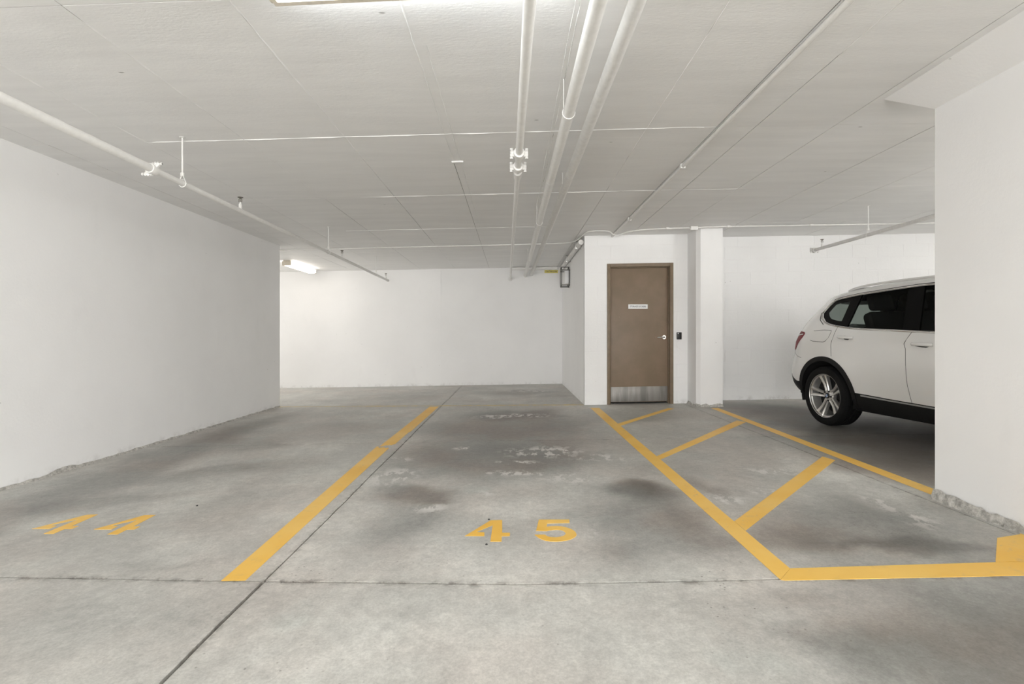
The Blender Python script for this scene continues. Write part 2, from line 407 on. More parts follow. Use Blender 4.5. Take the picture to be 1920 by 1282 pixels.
for j in range(len(YE)-1):
    for i in range(len(XE)-1):
        x0, x1, y0, y1 = XE[i], XE[i+1], YE[j], YE[j+1]
        st = .05 if (j >= 1 and i <= 1) or (j == 2) or (i == 2 and j == 3) else .12
        if j == 0: st = .3
        nx, ny = max(2, int((x1-x0)/st)), max(2, int((y1-y0)/st))
        X, Y = np.meshgrid(np.linspace(x0+g, x1-g, nx+1), np.linspace(y0+g, y1-g, ny+1))
        bend = lambda q: np.where(q < 0, .064*np.minimum(-q, 3.0), .010*q)-.036     # the front joint swings away to the left
        if j == 2: Y += bend(X)*np.clip((3.6-Y)/1.4, 0, 1)
        if j == 1: Y += bend(X)*np.clip((Y-.6)/1.6, 0, 1)
        if j == 1: Y[-1, :] -= .003
        if j == 2: Y[0, :] += .003
        if j > 0: Y[0, :] += joint(X[0, :], j)
        if j < len(YE)-2: Y[-1, :] += joint(X[-1, :], j+1)
        gg = .004 if j == 1 and i < 2 else 0
        if gg and i == 0: X[:, -1] -= gg
        if gg and i == 1: X[:, 0] += gg
        if i > 0: X[:, 0] += joint(Y[:, 0], 10+i)
        if i < len(XE)-2: X[:, -1] += joint(Y[:, -1], 11+i)
        x, y = X.ravel(), Y.ravel(); N = len(x)
        idx = np.arange(N).reshape(ny+1, nx+1)
        quads = np.stack([idx[:-1, :-1], idx[:-1, 1:], idx[1:, 1:], idx[1:, :-1]], -1).reshape(-1, 4)
        ring = list(idx[0, :-1])+list(idx[:-1, -1])+list(idx[-1, :0:-1])+list(idx[:0:-1, 0])
        vs = np.concatenate([np.stack([x, y, S*x], 1), np.stack([x[ring], y[ring], S*x[ring]-.03], 1)])
        m = len(ring)
        fs = quads.tolist()+[(ring[k], N+k, N+(k+1) % m, ring[(k+1) % m]) for k in range(m)]
        o = put('concrete_slab', vs.tolist(), fs, M['floor'], floor)
        w_, sc_ = wear_shade_at(vs[:, 0], vs[:, 1])
        for nm, arr in (('wear_shade', w_), ('scuff', sc_)):
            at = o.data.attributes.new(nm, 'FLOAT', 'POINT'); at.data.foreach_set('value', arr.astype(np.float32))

# ------------------------------------------------------------------ ceiling panels (formwork bays)
ceil = MB().box(-8.2, 9.2, -7.2, 11.6, HC+.006, HC+.25).slope().put('ceiling', M['joint'], kind='structure')
CX = [-8.2, -6.5, -5.0, -4.25, -3.5, -2.745, -2.0, -1.245, -.5, .31, 0.985, 1.494, 1.78, 2.36, 3.12, 3.88, 4.57, 5.3, 6.1, 9.2]
skew = lambda x, y: y-.028*(max(-3.5, min(x, 1.3))-.6) if 1 < y < 11 else y   # cross joints run slightly askew
CY = [-7.2, -1.0, .75, 2.2, 3.75, 5.37, 7.03, 8.9, 10.1, 11.6]
for j in range(len(CY)-1):
    for i in range(len(CX)-1):
        r = random.Random(i*31+j); dz = r.uniform(-.0012, .0012)
        gx0 = .0055 if CX[i] == 1.494 else (.0022 if CX[i] < 1.4 else .0035)
        mb = MB().box(CX[i]+gx0, CX[i+1]-.0025, CY[j]+.0022, CY[j+1]-.0022, HC+dz, HC+.02); mb.v = [(x, skew(x, y), z) for x, y, z in mb.v]
        mb.slope().put('formwork_panel', M['ceiling'], ceil)
# cement fins squeezed out of the formwork joints
def fin(x0, y0, x1, y1, wd=.010, h=.0055, seed=1):
    rnd = random.Random(seed); L = math.hypot(x1-x0, y1-y0); n = max(4, int(L/.08)); mb = MB(); vs = []
    tx, ty = (x1-x0)/L, (y1-y0)/L; nx, ny = -ty, tx
    for i in range(n+1):
        q = L*i/n; e = rnd.uniform(.35, 1.0); jx = rnd.uniform(-.002, .002)
        for sd, z in ((-.5, 0), (0, -h*e), (.5, 0)):
            vs.append((x0+tx*q+nx*(sd*wd*e+jx), y0+ty*q+ny*(sd*wd*e+jx), HC+.003+z-.002))
    fs = []
    for i in range(n):
        for k in range(2): fs.append((i*3+k, i*3+k+1, i*3+k+4, i*3+k+3))
    mb.add(vs, fs); mb.v = [(x, skew(x, y), z) for x, y, z in mb.v]; mb.slope().put('formwork_fin', M['ceiling'], ceil)
for k, (x, y0, y1) in enumerate([(-2.745, 1.2, 4.0), (-2.0, 2.3, 5.6), (-1.245, 1.2, 5.0), (-.5, 1.9, 4.4), (-.44, 2.6, 7.0), (.31, 1.2, 8.5), (.285, 1.2, 6.0), (.985, 1.2, 5.2), (1.78, 1.2, 2.8)]):
    fin(x, y0, x, y1, seed=k)
for k, (x0, x1, y) in enumerate([(-2.7, 1.4, 3.75), (-1.6, 1.6, 5.37), (-2.3, .6, 7.03)]): fin(x0, y, x1, y, .011, .007, 50+k)
MB().box(-.515, -.415, 4.36, 4.385, HC-.012, HC+.002).slope().put('formwork_cleat', M['ceiling'], ceil)

# ------------------------------------------------------------------ walls
HW = HC+.012
def wall(name, poly, z0=-.02, z1=HW, mat='wall', **kw):
    return MB().prism(poly, z0, z1).slope().put(name, M[mat], kind='structure', **kw)
wl = wall('wall_left', [(-8.2, -7.2), (-3.715, -7.2), (-3.715, 3.7), (-3.70, 8.16), (-8.2, 8.16)])
rnd = random.Random(3)
vs = []; n = 90
for i in range(n+1):                                     # ragged unpainted strip where the wall meets the slab
    y = 1.5+(8.15-1.5)*i/n; xw = -3.715+.015*max(0, (y-3.7)/4.46)
    h = .012+rnd.uniform(0, .012)+(.02 if 4.1 < y < 4.35 else 0)
    vs += [(xw+.004, y, h), (xw+.016+rnd.uniform(0, .012), y, -.004)]
MB().add(vs, [(2*i, 2*i+1, 2*i+3, 2*i+2) for i in range(n)]).slope().put('bare_concrete_base', M['rough'], wl)
wb = wall('wall_back', [(-8.2, 11.32), (1.3, 11.22), (1.3, 11.6), (-8.2, 11.6)])
for x0, x1 in ((-8.15, -1.56), (-1.545, 1.098)):           # two pours with a construction joint between
    ya, yb = 11.318-(x0+8.2)*.0105, 11.318-(x1+8.2)*.0105
    MB().prism([(x0, ya-.006), (x1, yb-.006), (x1, yb+.01), (x0, ya+.01)], 0, HC).slope().put('cast_panel', M['wall'], wb)
wall('wall_storage', [(1.095, 7.746), (1.40, 7.746), (1.40, 11.3), (1.095, 11.24)])
wall('wall_outer_right', [(9.0, -7.2), (9.2, -7.2), (9.2, 11.6), (9.0, 11.6)])
wall('wall_front', [(-8.2, -7.2), (9.2, -7.2), (9.2, -7.0), (-8.2, -7.0)])
# right wall with its haunch
wr = wall('wall_right', [(2.63, 1.35), (2.90, 1.35), (2.90, 3.19), (2.635, 3.19)])
hv = []
for y in (1.35, 3.19):
    ye = y+(.14 if y > 2 else 0)
    hv += [(2.42, ye, HC-.002), (2.42, ye, HC+.01), (2.66, y, HC+.01), (2.66, y, 2.425), (2.636, y, 2.43)]
MB().add(hv, [(0, 1, 2, 3, 4), (9, 8, 7, 6, 5), (0, 4, 9, 5), (4, 3, 8, 9), (0, 5, 6, 1), (1, 6, 7, 2), (2, 7, 8, 3)]).slope().put('haunch', M['wall'], wr)
vs = []; n = 60
for i in range(n+1):
    y = 1.4+(3.195-1.4)*i/n; k = max(0, (y-2.2)/1.0)
    h = .022+.045*k+rnd.uniform(-.008, .010)
    vs += [(2.628-.001, y, h), (2.622-rnd.uniform(0, .008), y, h*.5), (2.618-rnd.uniform(0, .014), y, -.004)]
fs = []
for i in range(n):
    for k in range(2): fs.append((3*i+k, 3*i+k+3, 3*i+k+4, 3*i+k+1))
MB().add(vs, fs).slope().put('bare_concrete_base', M['rough'], wr)
# column by the door, front-left corner chamfered
cp = [(2.655, 8.1), (2.655, 7.39), (2.70, 7.33), (3.018, 7.33), (3.018, 8.1)]
colm = wall('trim_column', cp)
vs = []; cc = [(2.655, 7.75), (2.655, 7.39), (2.70, 7.33), (3.018, 7.33), (3.018, 7.7)]; pts = []
for a, b in zip(cc[:-1], cc[1:]):
    for k in range(8): pts.append((a[0]+(b[0]-a[0])*k/8, a[1]+(b[1]-a[1])*k/8))
for (x, y) in pts:
    dx, dy = (x-2.84), (y-7.7); L = math.hypot(dx, dy)
    h = .02+rnd.uniform(0, .03)
    vs += [(x+dx/L*.003, y+dy/L*.003, h), (x+dx/L*rnd.uniform(.012, .028), y+dy/L*.02, -.004)]
MB().add(vs, [(2*i, 2*i+2, 2*i+3, 2*i+1) for i in range(len(pts)-1)]).slope().put('bare_concrete_base', M['rough'], colm)

# block walls: every block is its own piece in running bond, joints tooled back 5 mm
def block_wall(parent, x0, x1, yf, holes=(), bw=.393, bh=.193, jt=.007, rows=13, shift0=0.0, dep=.03):
    for r in range(rows):
        z0 = r*(bh+jt)+.002; z1 = min(z0+bh, HC-.002)
        x = x0-((r+1) % 2)*(bw+jt)/2-shift0
        while x < x1:
            a, b = max(x, x0), min(x+bw, x1)
            spans = [(a, b, z0, z1)]
            for hx0, hx1, hz in holes:
                new = []
                for (p, q, u, v) in spans:
                    if u < hz and q > hx0 and p < hx1:
                        if p < hx0: new.append((p, hx0, u, v))
                        if q > hx1: new.append((hx1, q, u, v))
                        if v > hz+.02: new.append((max(p, hx0), min(q, hx1), hz, v))
                    else: new.append((p, q, u, v))
                spans = new
            for (p, q, u, v) in spans:
                if q-p > .025 and v-u > .02:
                    d = random.uniform(-.0012, .0012)
                    mb = MB(); c = .0016
                    # face with eased arrises
                    vs = [(p, yf+d+c, u), (q, yf+d+c, u), (q, yf+d+c, v), (p, yf+d+c, v), (p+c, yf+d, u+c), (q-c, yf+d, u+c), (q-c, yf+d, v-c), (p+c, yf+d, v-c),
                          (p, yf+dep, u), (q, yf+dep, u), (q, yf+dep, v), (p, yf+dep, v)]
                    mb.add(vs, [(4, 5, 6, 7), (0, 1, 5, 4), (1, 2, 6, 5), (2, 3, 7, 6), (3, 0, 4, 7), (0, 8, 9, 1), (1, 9, 10, 2), (2, 10, 11, 3), (3, 11, 8, 0)])
                    mb.slope().put('concrete_block', M['block'], parent)
            x += bw+jt
w3 = MB().box(3.0, 9.0, 8.0322, 8.3, -.02, HW).slope().put('wall_rear_bay', M['block'], kind='structure')
block_wall(w3, 3.02, 7.0, 8.03, shift0=.08)
# storage-room front wall with the door opening
DX0, DX1, DZ = 1.437, 2.437, 2.128
w4 = MB()
w4.box(1.12, DX0, 7.7422, 7.95, -.02, HW); w4.box(DX1, 2.66, 7.7422, 7.95, -.02, HW); w4.box(DX0, DX1, 7.7422, 7.95, DZ, HW)
w4 = w4.slope().put('wall_door', M['block'], kind='structure')
block_wall(w4, 1.095, 2.654, 7.74, holes=((DX0, DX1, DZ),))

# ------------------------------------------------------------------ door
d1 = empty('door_1', (1.937, 7.74, S*1.937), kind='structure', label='brown painted steel storage door beside the square white column')
def sb(x0, x1, y0, y1, z0, z1, ch=0.0):                  # a box given in room coordinates, returned relative to the door's base
    mb = MB().box(x0, x1, y0, y1, z0, z1, ch).slope(); mb.v = [(x-1.937, y-7.74, z-S*1.937) for x, y, z in mb.v]; return mb
# frame: face, rebate step and stop on each jamb and the head
for nm, parts in (('door_jamb', [(DX0, DX0+.05, 7.725, 7.80, 0, DZ), (DX0+.05, DX0+.062, 7.775, 7.86, 0, DZ-.05)]),
                  ('door_jamb', [(DX1-.05, DX1, 7.725, 7.80, 0, DZ), (DX1-.062, DX1-.05, 7.775, 7.86, 0, DZ-.05)]),
                  ('door_head', [(DX0+.05, DX1-.05, 7.725, 7.80, DZ-.05, DZ), (DX0+.062, DX1-.062, 7.775, 7.86, DZ-.062, DZ-.05)])):
    mb = MB()
    for p in parts:
        q = sb(*p, ch=.004); mb.add(q.v, q.f)
    autosmooth(mb.put(nm, M['frame'], d1))
sb(DX0+.052, DX1-.052, 7.90, 7.93, 0.0, DZ-.05).put('dark_void', M['dark'], d1)
LX0, LX1 = DX0+.064, DX1-.064
leaf = autosmooth(sb(LX0, LX1, 7.80, 7.845, .028, DZ-.064, .003).put('door_leaf', M['door'], d1))
kp = autosmooth(sb(LX0+.004, LX1-.006, 7.796, 7.801, .034, .26, .001).put('kick_plate', M['kick'], d1, label='scuffed stainless kick plate'))
# lever handle on the right
hx, hz = LX1-.056-1.937, 1.005+S*.38
hb = MB().lathe([(0, -.0755+.0), (.030, -.0755), (.034, -.068), (.034, -.060)], 28, 'y', (hx, .132, hz))
rose = autosmooth(hb.put('door_handle', M['chrome'], d1, label='satin steel lever on a round rose'), 40)
mb = MB().tube([(hx, .075, hz), (hx, .030, hz), (hx-.012, .018, hz), (hx-.03, .014, hz), (hx-.115, .016, hz-.003)], [.0095, .0095, .0095, .009, .007], 12)
autosmooth(mb.put('lever', M['chrome'], rose))
MB().lathe([(0, 0), (.010, 0), (.010, .02)], 16, 'y', (hx, .05, hz+.0)).put('lock_cylinder', M['gloss_black'], rose)
for z in (.28, 1.02, 1.82):
    MB().lathe([(0, 0), (.007, 0), (.007, .10), (0, .10)], 10, 'z', (LX0-.006-1.937, .058, z)).put('hinge', M['frame'], d1)
sg = empty('door_sign', (1.918, 7.792, 1.478+S*1.918), label='small white nameplate on the brown door', category='sign')
autosmooth(MB().box(-.147, .147, 0, .004, -.034, .034, .001).put('plate', M['white_sign'], sg))
text_mesh('lettering', 'STORAGE LOCKERS', .038, M['ink'], sg, (0, -.0012, 0), (PI/2, 0, 0), .0004, .245)
# card reader on the wall between door and column
cr = empty('card_reader', (2.522, 7.737, 1.022+S*2.522), label='small black card reader on the white wall right of the door', category='card reader')
autosmooth(MB().box(-.036, .036, -.022, 0, -.054, .054, .004).put('case', M['black'], cr))
MB().lathe([(0, -.0245), (.007, -.0245), (.008, -.021)], 14, 'y', (-.018, 0, .037)).put('indicator_lamp', M['white_sign'], cr)
MB().tube([(0, -.008, -.05), (-.004, -.010, -.075), (-.03, -.010, -.09), (-.042, -.008, -.13), (-.02, -.006, -.18), (.03, -.006, -.20)], .0022, 6).put('wire', M['pipe'], cr)

# ------------------------------------------------------------------ painted lines
def stripe(poly, label, mat='paint', name='parking_line', cat='floor marking', **kw):
    return MB().prism(poly, 0, .0016).slope().put(name, M[mat], label=label, category=cat, **kw)
def ragged(p, q, n, amp, seed):
    r = random.Random(seed); out = []
    for i in range(n+1):
        k = i/n; out.append((p[0]+(q[0]-p[0])*k+(0 if i in (0, n) else r.uniform(-amp, amp)*.4), p[1]+(q[1]-p[1])*k+(0 if i in (0, n) else r.uniform(-amp, amp))))
    return out
mb = MB()
mb.prism([(-1.285, 2.262)]+[(-1.178, 2.262)]+ragged((-1.186, 4.93), (-1.325, 5.01), 9, .05, 1), 0, .0016)
mb.prism(ragged((-1.30, 5.02), (-1.17, 5.12), 8, .05, 2)+[(-1.158, 5.75)]+[(-1.145, 5.80), (-1.12, 7.83), (-1.262, 7.83), (-1.285, 5.85)], 0, .0016)
mb.slope().put('parking_line', M['paint'], label='long yellow stripe between bays 44 and 45, chipped across half way', category='floor marking')
stripe([(1.147, 2.188), (1.243, 2.288), (1.262, 7.42), (1.136, 7.44)], 'long yellow stripe along the right edge of bay 45')
stripe([(1.251, 6.07), (1.252, 5.925), (2.285, 7.22), (2.215, 7.27)], 'short thin yellow hatch bar nearest the brown door', name='hatch_bar')
stripe([(1.253, 4.43), (1.254, 4.315), (2.762, 6.04), (2.705, 6.16)], 'middle yellow hatch bar of the striped zone', name='hatch_bar')
stripe([(1.247, 2.872), (1.248, 2.735), (2.645, 4.19), (2.62, 4.32)], 'wide yellow hatch bar nearest the camera', name='hatch_bar')
stripe([(2.80, 7.20), (2.90, 7.20), (2.79, 3.18), (2.685, 3.26)], 'yellow stripe running from the column to the right wall')
stripe([(1.147, 2.186), (1.165, 2.180), (3.2, 2.195), (3.2, 2.335), (2.187, 2.316), (1.246, 2.290)], 'yellow stripe closing the striped zone at the front')
stripe([(2.19, 2.319), (3.2, 2.337), (3.2, 3.20), (2.605, 2.625), (2.45, 2.585)], 'yellow hatch bar cut off by the right edge beside the wall', name='hatch_bar')
stripe([(-3.69, 8.15), (-3.69, 8.06)]+ragged((-3.6, 8.07), (1.08, 7.72), 30, .012, 5)+ragged((1.09, 7.83), (-3.69, 8.16), 30, .012, 6)[:-1], 'faint worn yellow line across the far end of the bays', 'faded')
FOUR = [(-.251, 2.725), (-.122, 2.951), (-.057, 2.952), (-.053, 2.76), (-.011, 2.758), (-.012, 2.715), (-.054, 2.714), (-.054, 2.644), (-.112, 2.646), (-.108, 2.875), (-.195, 2.778), (-.149, 2.769), (-.147, 2.721)]
FIVE = [(.155, 2.948), (.329, 2.942), (.325, 2.889), (.199, 2.887), (.191, 2.837), (.22, 2.844), (.248, 2.845), (.272, 2.840), (.29, 2.83), (.308, 2.815), (.323, 2.797), (.334, 2.777), (.341, 2.755), (.343, 2.735), (.343, 2.715), (.336, 2.695), (.324, 2.677), (.307, 2.659), (.286, 2.645), (.258, 2.636), (.229, 2.632), (.20, 2.635), (.174, 2.645), (.155, 2.662), (.139, 2.685), (.12, 2.726), (.176, 2.724), (.186, 2.702), (.204, 2.69), (.23, 2.686), (.248, 2.690), (.262, 2.697), (.275, 2.708), (.283, 2.722), (.288, 2.737), (.286, 2.752), (.280, 2.770), (.27, 2.784), (.255, 2.790), (.239, 2.792), (.207, 2.786), (.187, 2.775), (.131, 2.782)]
def digit(poly, cx, cy, parent):
    mb = MB().prism(poly, 0, .0018).slope(); mb.v = [(x-cx, y-cy, z-S*cx) for x, y, z in mb.v]
    return mb.put('digit', M['paint'], parent)
n45 = empty('bay_number', (.05, 2.8, S*.05), label='yellow stencilled floor number 45 in the middle bay', category='floor marking')
digit(FOUR, .05, 2.8, n45); digit(FIVE, .05, 2.8, n45)
n44 = empty('bay_number', (-2.45, 3.0, -S*2.45), label='yellow stencilled floor number 44 in the left bay', category='floor marking')
digit([(x-2.503, y+.212) for x, y in FOUR], -2.45, 3.0, n44); digit([(x-2.128, y+.188) for x, y in FOUR], -2.45, 3.0, n44)

# ------------------------------------------------------------------ fluorescent fixtures
def fixture(x, y, along_y, L, lamp, label, name='ceiling_light', wd=.16, rz=0.0):
    o = empty(name, (x, y, HC+S*x), 0, label=label, category='light fixture')
    h = L/2; sl = 0 if along_y else S
    def tr(mb):
        if along_y: vs = mb.v
        else: vs = [(b, -a, c) for a, b, c in mb.v]
        ca, sa = math.cos(rz), math.sin(rz)
        mb.v = [(a*ca-b*sa, a*sa+b*ca, c+S*(a*ca-b*sa)) for a, b, c in vs]; return mb
    b = tr(MB().box(-wd*.42, wd*.42, -h, h, -.028, 0, .004)); autosmooth(b.put('housing', M['housing'], o))
    rnd_ = lambda x0, sgn: [(sgn*(x0-.022+.022*math.cos(k*PI/8)), -.072-.022*math.sin(k*PI/8)) for k in range(5)]
    prof = [(-wd*.5, -.022)]+rnd_(wd*.5, -1)+rnd_(wd*.5, 1)[::-1]+[(wd*.5, -.022)]
    n = len(prof); vs = [(p[0], -h+.02, p[1]) for p in prof]+[(p[0], h-.02, p[1]) for p in prof]
    d = tr(MB().add(vs, [(i, i+1, n+i+1, n+i) for i in range(n-1)])); d.put('diffuser', M[lamp], o, True)
    ri, ro, ly = wd*.5-.020, wd*.5+.003, h-.002
    rim = MB()
    for a in ((-ro, -ri, -ly, ly), (ri, ro, -ly, ly), (-ri, ri, -ly, -ly+.02), (-ri, ri, ly-.02, ly)): rim.box(*a, -.0975, -.0905)
    tr(rim).put('lens_rim', M['housing'], o)
    for s in (-1, 1):
        pr = [(-wd*.5-.002, -.018)]+[(p_[0]*1.02, p_[1]*1.02) for p_ in prof[1:-1]]+[(wd*.5+.002, -.018)]
        m = len(pr); y0, y1 = sorted((s*(h-.02), s*(h+.006)))
        e = tr(MB().add([(p[0], y0, p[1]) for p in pr]+[(p[0], y1, p[1]) for p in pr], [tuple(range(m)), tuple(range(2*m-1, m-1, -1))]+[(i, m+i, m+(i+1) % m, (i+1) % m) for i in range(m)]))
        autosmooth(e.put('end_cap', M['housing'], o))
    return o
fixture(-.37, 2.042, False, 1.26, 'lamp_cool', 'fluorescent fixture at the top edge of the photo, near the long pipes', rz=-.045)
fixture(-4.25, 10.28, True, 1.26, 'lamp_warm', 'lit tube fixture on the far left ceiling beyond the left wall')
for (x, y, ay, lm, lb) in [(5.15, 3.1, True, 'lamp_strong', 'tube fixture over the parked car, hidden by the right wall'),
                           (-2.3, -1.4, False, 'lamp_neutral', 'tube fixture over the driving aisle, left of the camera'),
                           (1.6, -1.4, False, 'lamp_neutral', 'tube fixture over the driving aisle, right of the camera'),
                           (5.6, -1.6, False, 'lamp_neutral', 'tube fixture over the driving aisle, far right'),
                           (-1.0, -4.8, False, 'lamp_neutral', 'tube fixture behind the camera at the far side of the aisle'),
                           (4.0, -4.8, False, 'lamp_neutral', 'tube fixture at the far right side of the aisle behind the camera'),
                           (7.6, 6.2, True, 'lamp_neutral', 'tube fixture in the bay beyond the parked car'),
                           (-6.4, 9.7, True, 'lamp_neutral', 'added tube fixture deep in the left alcove, unseen behind the left wall')]:  # last fixture is added out of view to brighten the storage side wall
    fixture(x, y, ay, 1.26, lm, lb)

# ------------------------------------------------------------------ pipes
def pz(x, h): return h+S*x
# sprinkler branch on the left
pl = empty('sprinkler_pipe', (-2.42, 2.4, pz(-2.42, 2.22)), label='thin white sprinkler branch pipe hanging along the left bay', category='pipe')
def rel(o, pts): return [(a-o.location.x, b-o.location.y, c-o.location.z) for a, b, c in pts]
PLX = lambda y: -2.405-.0115*(y-2.4)
def pp(y, h=2.222): x = PLX(y); return (x, y, pz(x, h))
YC = 3.44
autosmooth(MB().tube(rel(pl, [pp(-3.5), pp(YC)]), .027, 16).put('thick_run', M['pipe'], pl), 50)
autosmooth(MB().tube(rel(pl, [pp(YC), pp(10.28)]), .021, 14).put('thin_run', M['pipe'], pl), 50)
def coupling(o, c, r, t=(0, 1, 0), ln=.06, mat='pipe', ear=(1, 0, 0)):
    c = Vector(c); e = Vector(ear)
    ax = 'y'
    cp = autosmooth(MB().lathe([(r*.9, -ln/2), (r*1.35, -ln/2), (r*1.45, -ln*.3), (r*1.45, ln*.3), (r*1.35, ln/2), (r*.9, ln/2)], 20, ax, c).put('pipe_coupling', M[mat], o))
    for s in (-1, 1):
        b = c+e*s*(r*1.95)
        dz = Vector((0, 0, 1)) if abs(e.z) < .5 else Vector((1, 0, 0))
        mb = MB()
        p0 = b-dz*r*1.35; p1 = b+dz*r*1.35
        mb.tube([p0, p1], r*.22, 8)
        for q, d in ((p0, 1), (p1, -1)): mb.tube([q, q+dz*d*r*.42], r*.42, 6)
        autosmooth(mb.put('bolt', M[mat], cp))
        mb2 = MB()
        for d in (-.32, .32):
            q = b+dz*d*r
            mb2.tube([c+e*s*r*1.05+dz*d*r, q+e*s*r*.35], r*.55, 6)
        autosmooth(mb2.put('coupling_ear', M[mat], cp))
    return cp
coupling(pl, rel(pl, [pp(YC)])[0], .025, ear=(.707, 0, .707))
def sprinkler(o, p):
    px, py, pzz = p
    hd = autosmooth(MB().lathe([(0, .0), (.014, 0), (.014, .04), (.009, .045), (.009, .06), (0, .06)], 10, 'z', (px, py, pzz)).put('sprinkler_outlet', M['pipe'], o))
    mb = MB().tube([(px-.012, py, pzz+.06), (px-.013, py, pzz+.085), (px, py, pzz+.10)], .003, 6).tube([(px+.012, py, pzz+.06), (px+.013, py, pzz+.085), (px, py, pzz+.10)], .003, 6)
    mb.tube([(px, py, pzz+.06), (px, py, pzz+.10)], .0028, 6).lathe([(0, .100), (.022, .100), (.024, .104), (0, .106)], 12, 'z', (px, py, pzz))
    autosmooth(mb.put('sprinkler_head', M['brass'], hd))
def hanger(o, pcoord, top, r):
    px, py, pzz = pcoord
    rod = MB().tube([(px, py, pzz+r+.045), (px, py, top)], .006, 8).lathe([(0, top-.004), (.02, top-.004), (.02, top)], 10, 'z', (px, py, 0)).put('hanger_rod', M['pipe'], o)
    mb = MB()
    ring = [(px+(r+.006)*math.cos(a), py, pzz+(r+.006)*math.sin(a)) for a in [math.radians(90+360*k/20) for k in range(20)]]
    mb.tube(ring, .0035, 6, closed=True)
    mb.tube([(px-r-.004, py, pzz+.004), (px-.008, py, pzz+r+.03), (px, py, pzz+r+.05)], .0035, 6).tube([(px+r+.004, py, pzz+.004), (px+.008, py, pzz+r+.03), (px, py, pzz+r+.05)], .0035, 6)
    mb.lathe([(0, pzz+r+.03), (.013, pzz+r+.03), (.013, pzz+r+.055), (0, pzz+r+.055)], 8, 'z', (px, py, 0))
    autosmooth(mb.put('hanger_ring', M['pipe'], rod))
for y in (3.76, 6.85, 9.36, -.5):
    q = rel(pl, [pp(y)])[0]; hanger(pl, q, HC+S*PLX(y)-pl.location.z, .021 if y > YC else .027)
for y in (4.58, 7.42, 10.13):
    q = rel(pl, [pp(y, 2.222+.016)])[0]; sprinkler(pl, q)
q = rel(pl, [pp(10.28)])[0]
autosmooth(MB().lathe([(0, .03), (.025, .03), (.029, .02), (.029, -.02), (.022, -.025)], 14, 'y', q).put('end_cap', M['pipe'], pl))
# matching branch on the right, behind the right wall
pr = empty('sprinkler_pipe', (4.3, 5.2, pz(4.3, 2.21)), label='grey shaded sprinkler branch pipe above the white car', category='pipe')
def pq(y, h=2.21): return (4.3, y, pz(4.3, h))
autosmooth(MB().tube(rel(pr, [pq(.3), pq(7.28)]), .022, 14).put('thin_run', M['pipe_grey'], pr), 50)
q = rel(pr, [pq(6.18)])[0]; hanger(pr, q, HC-2.21, .022)
q = rel(pr, [pq(3.4)])[0]; hanger(pr, q, HC-2.21, .022)
sprinkler(pr, rel(pr, [pq(7.10, 2.226)])[0])
q = rel(pr, [pq(7.28)])[0]
autosmooth(MB().lathe([(0, .035), (.026, .035), (.031, .024), (.031, -.02), (.022, -.025)], 14, 'y', q).put('end_cap', M['pipe_grey'], pr))
coupling(pr, q, .026, mat='pipe_grey', ln=.04)
# long main in the middle with two bolted couplings
pm = empty('sprinkler_main', (.02, 6.0, pz(.02, 2.31)), label='long narrow white pipe in the middle with bolted couplings', category='pipe')
def pmx(y): return .088-.0112*y
def pw(y, h=2.312): x = pmx(y); return (x, y, pz(x, h))
autosmooth(MB().tube(rel(pm, [pw(-5), pw(3.86)]), .0245, 18).put('thick_run', M['pipe'], pm), 50)
autosmooth(MB().tube(rel(pm, [pw(3.86), pw(11.3)]), .0205, 16).put('thin_run', M['pipe'], pm), 50)
autosmooth(MB().tube(rel(pm, [pw(3.90), pw(4.02), pw(4.1)]), [.033, .031, .021], 16).put('reducer', M['pipe'], pm), 50)
for y in (3.52, 3.80): coupling(pm, rel(pm, [pw(y)])[0], .0265, ln=.07)
autosmooth(MB().lathe([(.02, -.012), (.04, -.012), (.045, 0), (.045, .02)], 16, 'y', rel(pm, [pw(11.20)])[0]).put('wall_flange', M['pipe_grey'], pm))
# two drain pipes
def drain(x0, x1, h0, h1, r, mat, label):
    o = empty('drain_pipe', ((x0+x1)/2, 6, pz(x0, h0)), label=label, category='pipe')
    P = lambda y: (lambda k: (x0+(x1-x0)*k, y, pz(x0+(x1-x0)*k, h0+(h1-h0)*k)))((y-2)/9.3)
    autosmooth(MB().tube(rel(o, [P(-5), P(11.3)]), r, 20).put('pipe_run', M[mat], o), 50)
    for y in (1.2, 4.35, 7.4, 10.6):
        autosmooth(MB().lathe([(r*.9, -.035), (r*1.03, -.035), (r*1.03, .035), (r*.9, .035)], 20, 'y', rel(o, [P(y)])[0]).put('pipe_sleeve', M[mat], o))
    return o, P
d_a, P = drain(.338, .285, 2.362, 2.372, .0335, 'pipe', 'brightest fat white drain pipe just right of the coupled pipe')
for y in (3.0, 5.9, 8.8):
    x, yy, z = P(y); q = rel(d_a, [(x, yy, z)])[0]
    MB().tube([(q[0]-.03, q[1], q[2]+.028), (q[0]-.03, q[1], HC+S*x-d_a.location.z)], .0028, 6).tube([(q[0]+.037*math.cos(a), q[1], q[2]+.037*math.sin(a)) for a in [2*PI*k/16 for k in range(16)]], .003, 5, closed=True).put('hanger_rod', M['pipe'], d_a)
d_b, P = drain(.512, .425, 2.418, 2.40, .035, 'pipe_grey', 'grey-white drain pipe nearest the conduit side, rightmost of the long pipes')
x, yy, z = P(4.55); q = rel(d_b, [(x, yy, z)])[0]
MB().tube([(q[0]-.04, q[1], q[2]-.01), (q[0]-.04, q[1], q[2]+.09)], .004, 6).put('hanger_rod', M['pipe'], d_b)
